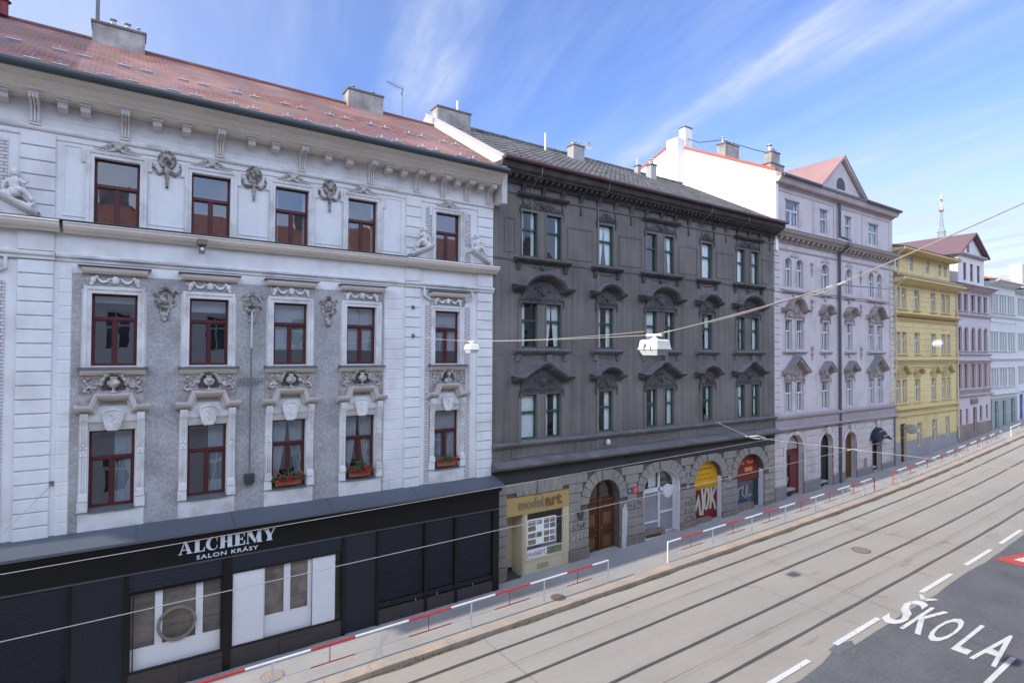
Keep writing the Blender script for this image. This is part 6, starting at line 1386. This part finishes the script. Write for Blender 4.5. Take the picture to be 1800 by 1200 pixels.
# ------------------------------------------------------------------ hanging lamps, wires, anchors, flower boxes and small things
lampw = M('lamp_enamel', (.72, .73, .72), .35, var=.03, spec=.5); lampd = M('lamp_diffuser', (.55, .57, .58), .25, var=.04, spec=.6); galv = MATS['galvanised']
def lantern(x, y, z, label, k=1.0, rz=0.0):
    T = thing('street_lamp', (x, y, z), label, 'street lamp', 'lamps hanging over the street')
    T.rotation_euler.z = rz
    lx, ly = .15 * k, .24 * k
    def frus(m, a, b, z0, z1):
        m.hexa([(-a[0], -a[1], z0), (a[0], -a[1], z0), (a[0], a[1], z0), (-a[0], a[1], z0)], [(-b[0], -b[1], z1), (b[0], -b[1], z1), (b[0], b[1], z1), (-b[0], b[1], z1)])
    def bld(m, nm, mt, par=T):
        m.v = [(a + x, b + y, c + z) for a, b, c in m.v]; return m.build(nm, mt, par)
    m = MB(); frus(m, (lx * 1.02, ly * 1.02), (lx * .93, ly * .93), 0, .13 * k); frus(m, (lx * .93, ly * .93), (lx * .80, ly * .80), .13 * k, .155 * k); h = bld(m, 'housing', lampw)
    m = MB(); m.box(-lx * 1.1, lx * 1.1, -ly * 1.08, ly * 1.08, -.018 * k, -.001); bld(m, 'rim', lampw)
    m = MB(); frus(m, (lx * .72, ly * .80), (lx * 1.0, ly * 1.0), -.12 * k, -.019 * k); bld(m, 'diffuser', lampd)
    m = MB(); m.lathe([(.075 * k, .155 * k), (.05 * k, .19 * k), (.022 * k, .20 * k), (.022 * k, .225 * k)], (0, 0, 0), 10); bld(m, 'mount', lampw)
    m = MB(); m.tube([(0, -.17 * k, .235 * k), (0, .17 * k, .235 * k)], .02 * k, 8)
    for s in (-1, 1): m.tube([(0, s * .155 * k, .235 * k), (0, s * .19 * k, .235 * k)], .032 * k, 8)
    bld(m, 'clamp_bar', lampw)
    m = MB()
    for s in (-.35, .35): m.box(-lx * 1.13, -lx * 1.05, s * ly - .01, s * ly + .01, -.03 * k, .035 * k)
    bld(m, 'latch', iron2)
    return T
lantern(7.22, 12.38, 8.88, 'small white street lamp in front of the brick strip by the white house corner', .80, -.13)
L2 = lantern(6.28, 5.58, 8.87, 'largest white street lamp hanging on the wire over the tram rails, nearest the camera', .82, -.13)
m = MB(); m.prism([(-.032, 0), (.032, 0), (0, .07)], 0, .002); m.v = [(6.28 - .126, 5.58 + a + .06, 8.87 + .02 + c) for a, b, c in m.v]; o = m.build('emblem', M('emblem_green', (.05, .35, .27), .5), L2)
lantern(20.5, 7.0, 9.12, 'distant white street lamp hanging in front of the yellow house', .50, 0)
wirem = M('steel_wire', (.36, .33, .30), .5, var=.1, spec=.4); wired = M('dark_wire', (.12, .13, .15), .6); copper = M('contact_wire', (.42, .40, .39), .4, spec=.5)
def wire(label, pts, r=.008, mat=wirem, sag=0, name='span_wire', cat='wire', n=10):
    P = [Vector(p) for p in pts]; out = []
    for a, b in zip(P, P[1:]):
        for i in range(n): t = i / n; q = a.lerp(b, t); q.z -= sag * 4 * t * (1 - t); out.append(q)
    out.append(P[-1]); m = MB(); m.tube(out, r, 6); o = m.build(name, mat, None, org=tuple(P[0])); return tag(o, label, cat, 'wires over the street')
top1, top2, node = (7.22, 12.38, 9.07), (6.28, 5.58, 9.065), (5.93, 2.87, 9.50)
wire('bright span wire from the white house carrying the two nearest lamps across the street', [(8.15, 17.95, 9.36), top1, top2, node, (5.45, -1.15, 10.86)], .0058, sag=.02)
wire('thin second cable sagging along the bright lamp wire', [(8.13, 17.95, 9.34), (7.24, 12.2, 9.10), (6.31, 5.8, 9.12)], .005, sag=.05)
wire('loose thin cable between the large lamp and the wire knot', [(6.27, 5.4, 9.10), (6.0, 3.3, 9.42), node], .006, sag=.03)
wire('long cable from the wire knot to the far end of the yellow house', [node, (53.5, 17.2, 13.5)], .007, mat=wirem, sag=0)
wire('thin high cable from the yellow house to the top right edge', [(53.5, 17.2, 13.5), (24, 2, 12)], .007, mat=wirem, sag=.05)
node2 = [(20.6, 13.4, 5.45), (22.2, 10.3, 5.26)]
def along(y, z0, x0=-16, x1=95): return [(s, y + cv(s), z0 + G(s) - G(8)) for s in np.arange(x0, x1, 4.0)]
wire('contact wire over the tram track beside the kerb, crossing the sign lettering', along(13.4, 5.02), .0068, copper, name='contact_wire', cat='tram wire', n=2)
wire('contact wire over the tram track nearer the camera, crossing the shop windows', along(10.3, 5.02), .0068, copper, name='contact_wire', cat='tram wire', n=2)
wire('pull off wire from the dark grey house bracket to the tram contact wires', [(23.96, 17.85, 5.60), (20.6, 13.4, 5.50), (22.2, 10.3, 5.31), (24.2, 5.0, 5.1), (26.5, -1.1, 5.1)], .009, wirem)
m = MB(); m.tube([(20.35, 13.4, 5.55), (20.9, 13.4, 5.42), (21.3, 13.42, 5.36)], .022, 6); m.tube([(20.6, 13.4, 5.53), (20.7, 13.1, 5.58), (20.9, 12.9, 5.50)], .014, 6)
tag(m.build('wire_clamp', galv, None, org=(20.6, 13.4, 5.45)), 'steel clamp where the pull off wire meets the contact wire by the kerb', 'wire clamp')
m = MB(); m.tube([(21.9, 10.3, 5.30), (22.2, 10.3, 5.31), (22.6, 10.3, 5.27)], .022, 6); m.tube([(22.2, 10.3, 5.31), (22.5, 10.1, 5.24)], .014, 6)
tag(m.build('wire_clamp', galv, None, org=(22.2, 10.3, 5.3)), 'steel clamp where the pull off wire meets the contact wire before the brown gate', 'wire clamp')
m = MB(); m.tube([node, (5.9, 2.78, 9.52)], .012, 6); m.tube([(5.95, 3.0, 9.485), (5.93, 2.87, 9.5), (5.86, 2.9, 9.49)], .008, 6); tag(m.build('wire_clamp', galv, None, org=node), 'knot of steel clamps where the cables branch before the lilac house', 'wire clamp')
def anchor(x, z, label, y=F0, l=.14):
    m = MB(); m.box(x - .05, x + .05, y - .02, y, z - .06, z + .06); m.tube([(x, y - .02, z), (x + .01, y - l, z - .02)], .018, 6); m.ball((x + .01, y - l, z - .02), .03, 6, 4)
    tag(m.build('wall_anchor', iron2, None, org=(x, y, z)), label, 'wall anchor')
anchor(8.14, 10.33, 'upper rusty wall hook on the white pilaster above the lamp wire', F0 - .05); anchor(8.15, 9.36, 'lower wall hook on the white pilaster holding the lamp wire', F0 - .05); anchor(-1.42, 5.52, 'wall hook on the left white strip with a wire going down', F0)
wire('thin wire running down from the left wall hook', [(-1.41, 17.86, 5.50), (-2.6, 14.2, 4.5)], .008, wirem)
m = MB(); m.box(23.86, 24.06, F0 - .03, F0, 5.45, 5.75); m.tube([(23.96, F0, 5.6), (23.96, F0 - .2, 5.6)], .03, 6); m.tube([(23.75, F0 - .05, 8.3), (23.62, F0 - .08, 7.5), (23.4, F0 - .04, 6.5), (23.25, F0 - .05, 5.7)], .016, 6)
tag(m.build('wall_anchor', iron2, None, org=(23.96, F0, 5.6)), 'rusty bracket and cable on the dark grey house holding the pull off wire', 'wall anchor')
# iron rod with a cross piece on the white front
T = thing('tension_rod', (3.05, F0 - .1, 5.0), 'long iron rod with cross arm and weight between the white house windows', 'tension rod')
MB().tube([(3.06, F0 - .12, 9.95), (3.05, F0 - .12, 5.3)], .022, 8).build('rod', iron2, T); MB().tube([(3.06, F0 - .12, 9.95), (3.058, F0 - .12, 8.9)], .026, 8).build('bright_sleeve', galv, T)
m = MB(); m.tube([(2.72, F0 - .12, 7.98), (2.76, F0 - .12, 7.88), (3.34, F0 - .12, 7.90), (3.40, F0 - .12, 7.98)], .016, 6); m.tube([(2.74, F0 - .12, 8.02), (3.38, F0 - .12, 8.02)], .012, 6)
for i in range(7): m.tube([(2.78 + i * .095, F0 - .12, 7.9), (2.78 + i * .095, F0 - .12, 8.02)], .01, 5)
m.build('cross_arm', iron2, T); m = MB(); m.box(2.92, 3.18, F0 - .22, F0 - .02, 5.02, 5.26, ch=.02); m.lathe([(.12, 0), (.12, .06)], (3.05, F0 - .12, 4.97), 10); m.build('weight', zinc, T)
T = thing('wall_lamp', (1.72, F0 - .38, 11.9), 'small grey floodlight fixed below the string course of the white house', 'wall lamp'); MB().box(1.60, 1.84, F0 - .62, F0 - .30, 11.68, 11.82).build('housing', M('lamp_brown', (.16, .14, .115), .6), T); m = MB(); m.box(1.65, 1.79, F0 - .52, F0 - .36, 11.45, 11.679); m.build('bracket', iron2, T); MB().ball((1.72, F0 - .53, 11.56), .05).build('lens', lampw, T)
# flower boxes
terra = M('terracotta', (.30, .10, .055), .8, var=.12, fine=.1); leafm = M('geranium_leaf', (.035, .085, .03), .7, var=.4, scale=9, fine=.3); petal = [M('red_petal', (.45, .012, .03), .6, var=.2), M('scarlet_petal', (.55, .03, .015), .6, var=.2)]
def flowerbox(c, w_, label, seed, dens):
    rg = random.Random(seed); T = thing('flower_box', (c, F0 - .02, 4.79), label, 'flower box', 'flower boxes on the white house sills')
    m = MB(); z = 4.80; m.hexa([(c - w_, F0 - .10, z), (c + w_, F0 - .10, z), (c + w_, F0 + .06, z), (c - w_, F0 + .06, z)], [(c - w_ - .015, F0 - .13, z + .15), (c + w_ + .015, F0 - .13, z + .15), (c + w_ + .015, F0 + .08, z + .15), (c - w_ - .015, F0 + .08, z + .15)]); m.box(c - w_ - .03, c + w_ + .03, F0 - .145, F0 + .09, z + .15, z + .175); m.build('box', terra, T)
    m = MB()
    for k in range(int(260 * dens)):
        x = c + rg.gauss(0, w_ * .6); x = max(c - w_ - .1, min(c + w_ + .1, x)); y = F0 - .06 + rg.uniform(-.13, .1); zz = z + .16 + abs(rg.gauss(0, .10)) * (1.1 - abs(x - c)); r_ = rg.uniform(.02, .045); n = Vector((rg.uniform(-1, 1), rg.uniform(-1.2, .4), rg.uniform(-.2, 1))).normalized(); u = n.orthogonal().normalized(); v = n.cross(u)
        m.add([tuple(Vector((x, y, zz)) + u * (r_ * math.cos(a)) + v * (r_ * math.sin(a))) for a in [math.pi * 2 * i / 6 for i in range(6)]], [(0, 1, 2, 3, 4, 5)])
    m.build('leaves', leafm, T, recalc=False); m = MB()
    for k in range(int(22 * dens)):
        x = c + rg.uniform(-w_ - .06, w_ + .06); y = F0 - .1 + rg.uniform(-.1, .05); zz = z + rg.uniform(.1, .34); m.mi = rg.randint(0, 1)
        for q in range(9): m.ball((x + rg.gauss(0, .022), y + rg.gauss(0, .02), zz + rg.gauss(0, .02)), rg.uniform(.012, .02), 5, 4)
    tag(m.build('flowers', petal, T), kind='stuff')
flowerbox(4.13, .36, 'terracotta box of red geraniums on the sill left of the others', 1, 1.2)
flowerbox(6.33, .34, 'full terracotta box of red geraniums on the middle sill above the canopy', 2, 1.5)
flowerbox(9.46, .36, 'short terracotta box with few red geraniums on the right sill by the brick strips', 3, .7)
# what stands in the black shop's windows
T = thing('ring_sculpture', (1.28, F0 - .1, 1.55), 'large wooden ring hanging in the left shop window', 'ring'); m = MB(); m.tube([(1.28 + .42 * math.cos(a), YF + .115, 1.58 + .42 * math.sin(a)) for a in [2 * math.pi * i / 40 for i in range(41)]], .04, 8, flat=1.5); m.build('ring', M('ring_wood', (.26, .21, .17), .6, var=.2), T, smooth=True); MB().tube([(1.28, YF + .115, 2.0), (1.28, YF + .115, 2.6)], .006, 5).build('cord', wired, T)
dw = MATS['display_white']
T = thing('display_partition', (1.28, F0 + .3, .56), 'low white partition with two white posts in the left shop window', 'partition'); MB().box(.245, 2.315, YF + .16, YF + .18, .56, 1.13).build('panel', dw, T)
for a in (.78, 1.72): MB().box(a, a + .17, YF + .16, YF + .18, 1.131, 2.6).build('post', dw, T)
T = thing('display_screen', (4.1, F0 + .1, .62), 'white display screens around a white framed opening in the right shop window', 'display screen')
MB().box(2.61, 3.42, YF + .075, YF + .08, .61, 2.61).build('panel', dw, T); MB().box(4.78, 5.46, YF + .075, YF + .08, .61, 2.61).build('panel', dw, T)
MB().box(3.421, 4.779, YF + .15, YF + .17, .56, 1.20).build('parapet', dw, T); m = MB(); m.y = F0 - .02
for a, b in ((3.421, 3.46), (3.98, 4.16), (4.66, 4.779)): m.box(a, b, YF + .14, YF + .17, 1.201, 2.65)
m.build('window_frame', dw, T)
MB().box(3.42, 4.78, YF + .20, YF + .22, .6, 2.65).build('backing', M('brown_backing', (.22, .185, .155), .9, var=.25, scale=1.4, fine=.1, col2=(.12, .10, .085), patch=.1, pscale=2), T)
# aerial on the red roof, dish on the grey chimney
T = thing('rooftop_aerial', (9.88, 23.1, 19.0), 'thin television aerial on the ridge of the red roof', 'aerial'); MB().tube([(9.88, 23.1, 19.0), (9.88, 23.1, 20.35)], .02, 6).build('mast', iron2, T); m = MB(); m.tube([(9.88, 23.1, 20.28), (9.16, 23.1, 20.42)], .014, 5)
for i in range(8): m.tube([(9.2 + i * .085, 22.95 - .02 * i, 20.42 - .016 * i), (9.2 + i * .085, 23.25 + .02 * i, 20.42 - .016 * i)], .007, 4)
m.tube([(9.9, 22.9, 20.3), (9.9, 23.3, 20.1)], .012, 4); m.build('arms', iron2, T)
m = MB(); m.lathe([(.02, .0), (.13, .03), (.22, .08), (.22, .09), (.12, .04), (.02, .02)], (0, 0, 0), 14); m.v = [(20.12 + a * .9, 22.45 - c, 19.72 + b) for a, b, c in m.v]; m.tube([(20.0, 22.6, 19.55), (20.12, 22.46, 19.72)], .02, 5); tag(m.build('satellite_dish', M('dish_grey', (.55, .56, .57), .5), None, org=(20.1, 22.5, 19.6)), 'small satellite dish on the chimney of the dark grey house', 'satellite dish')
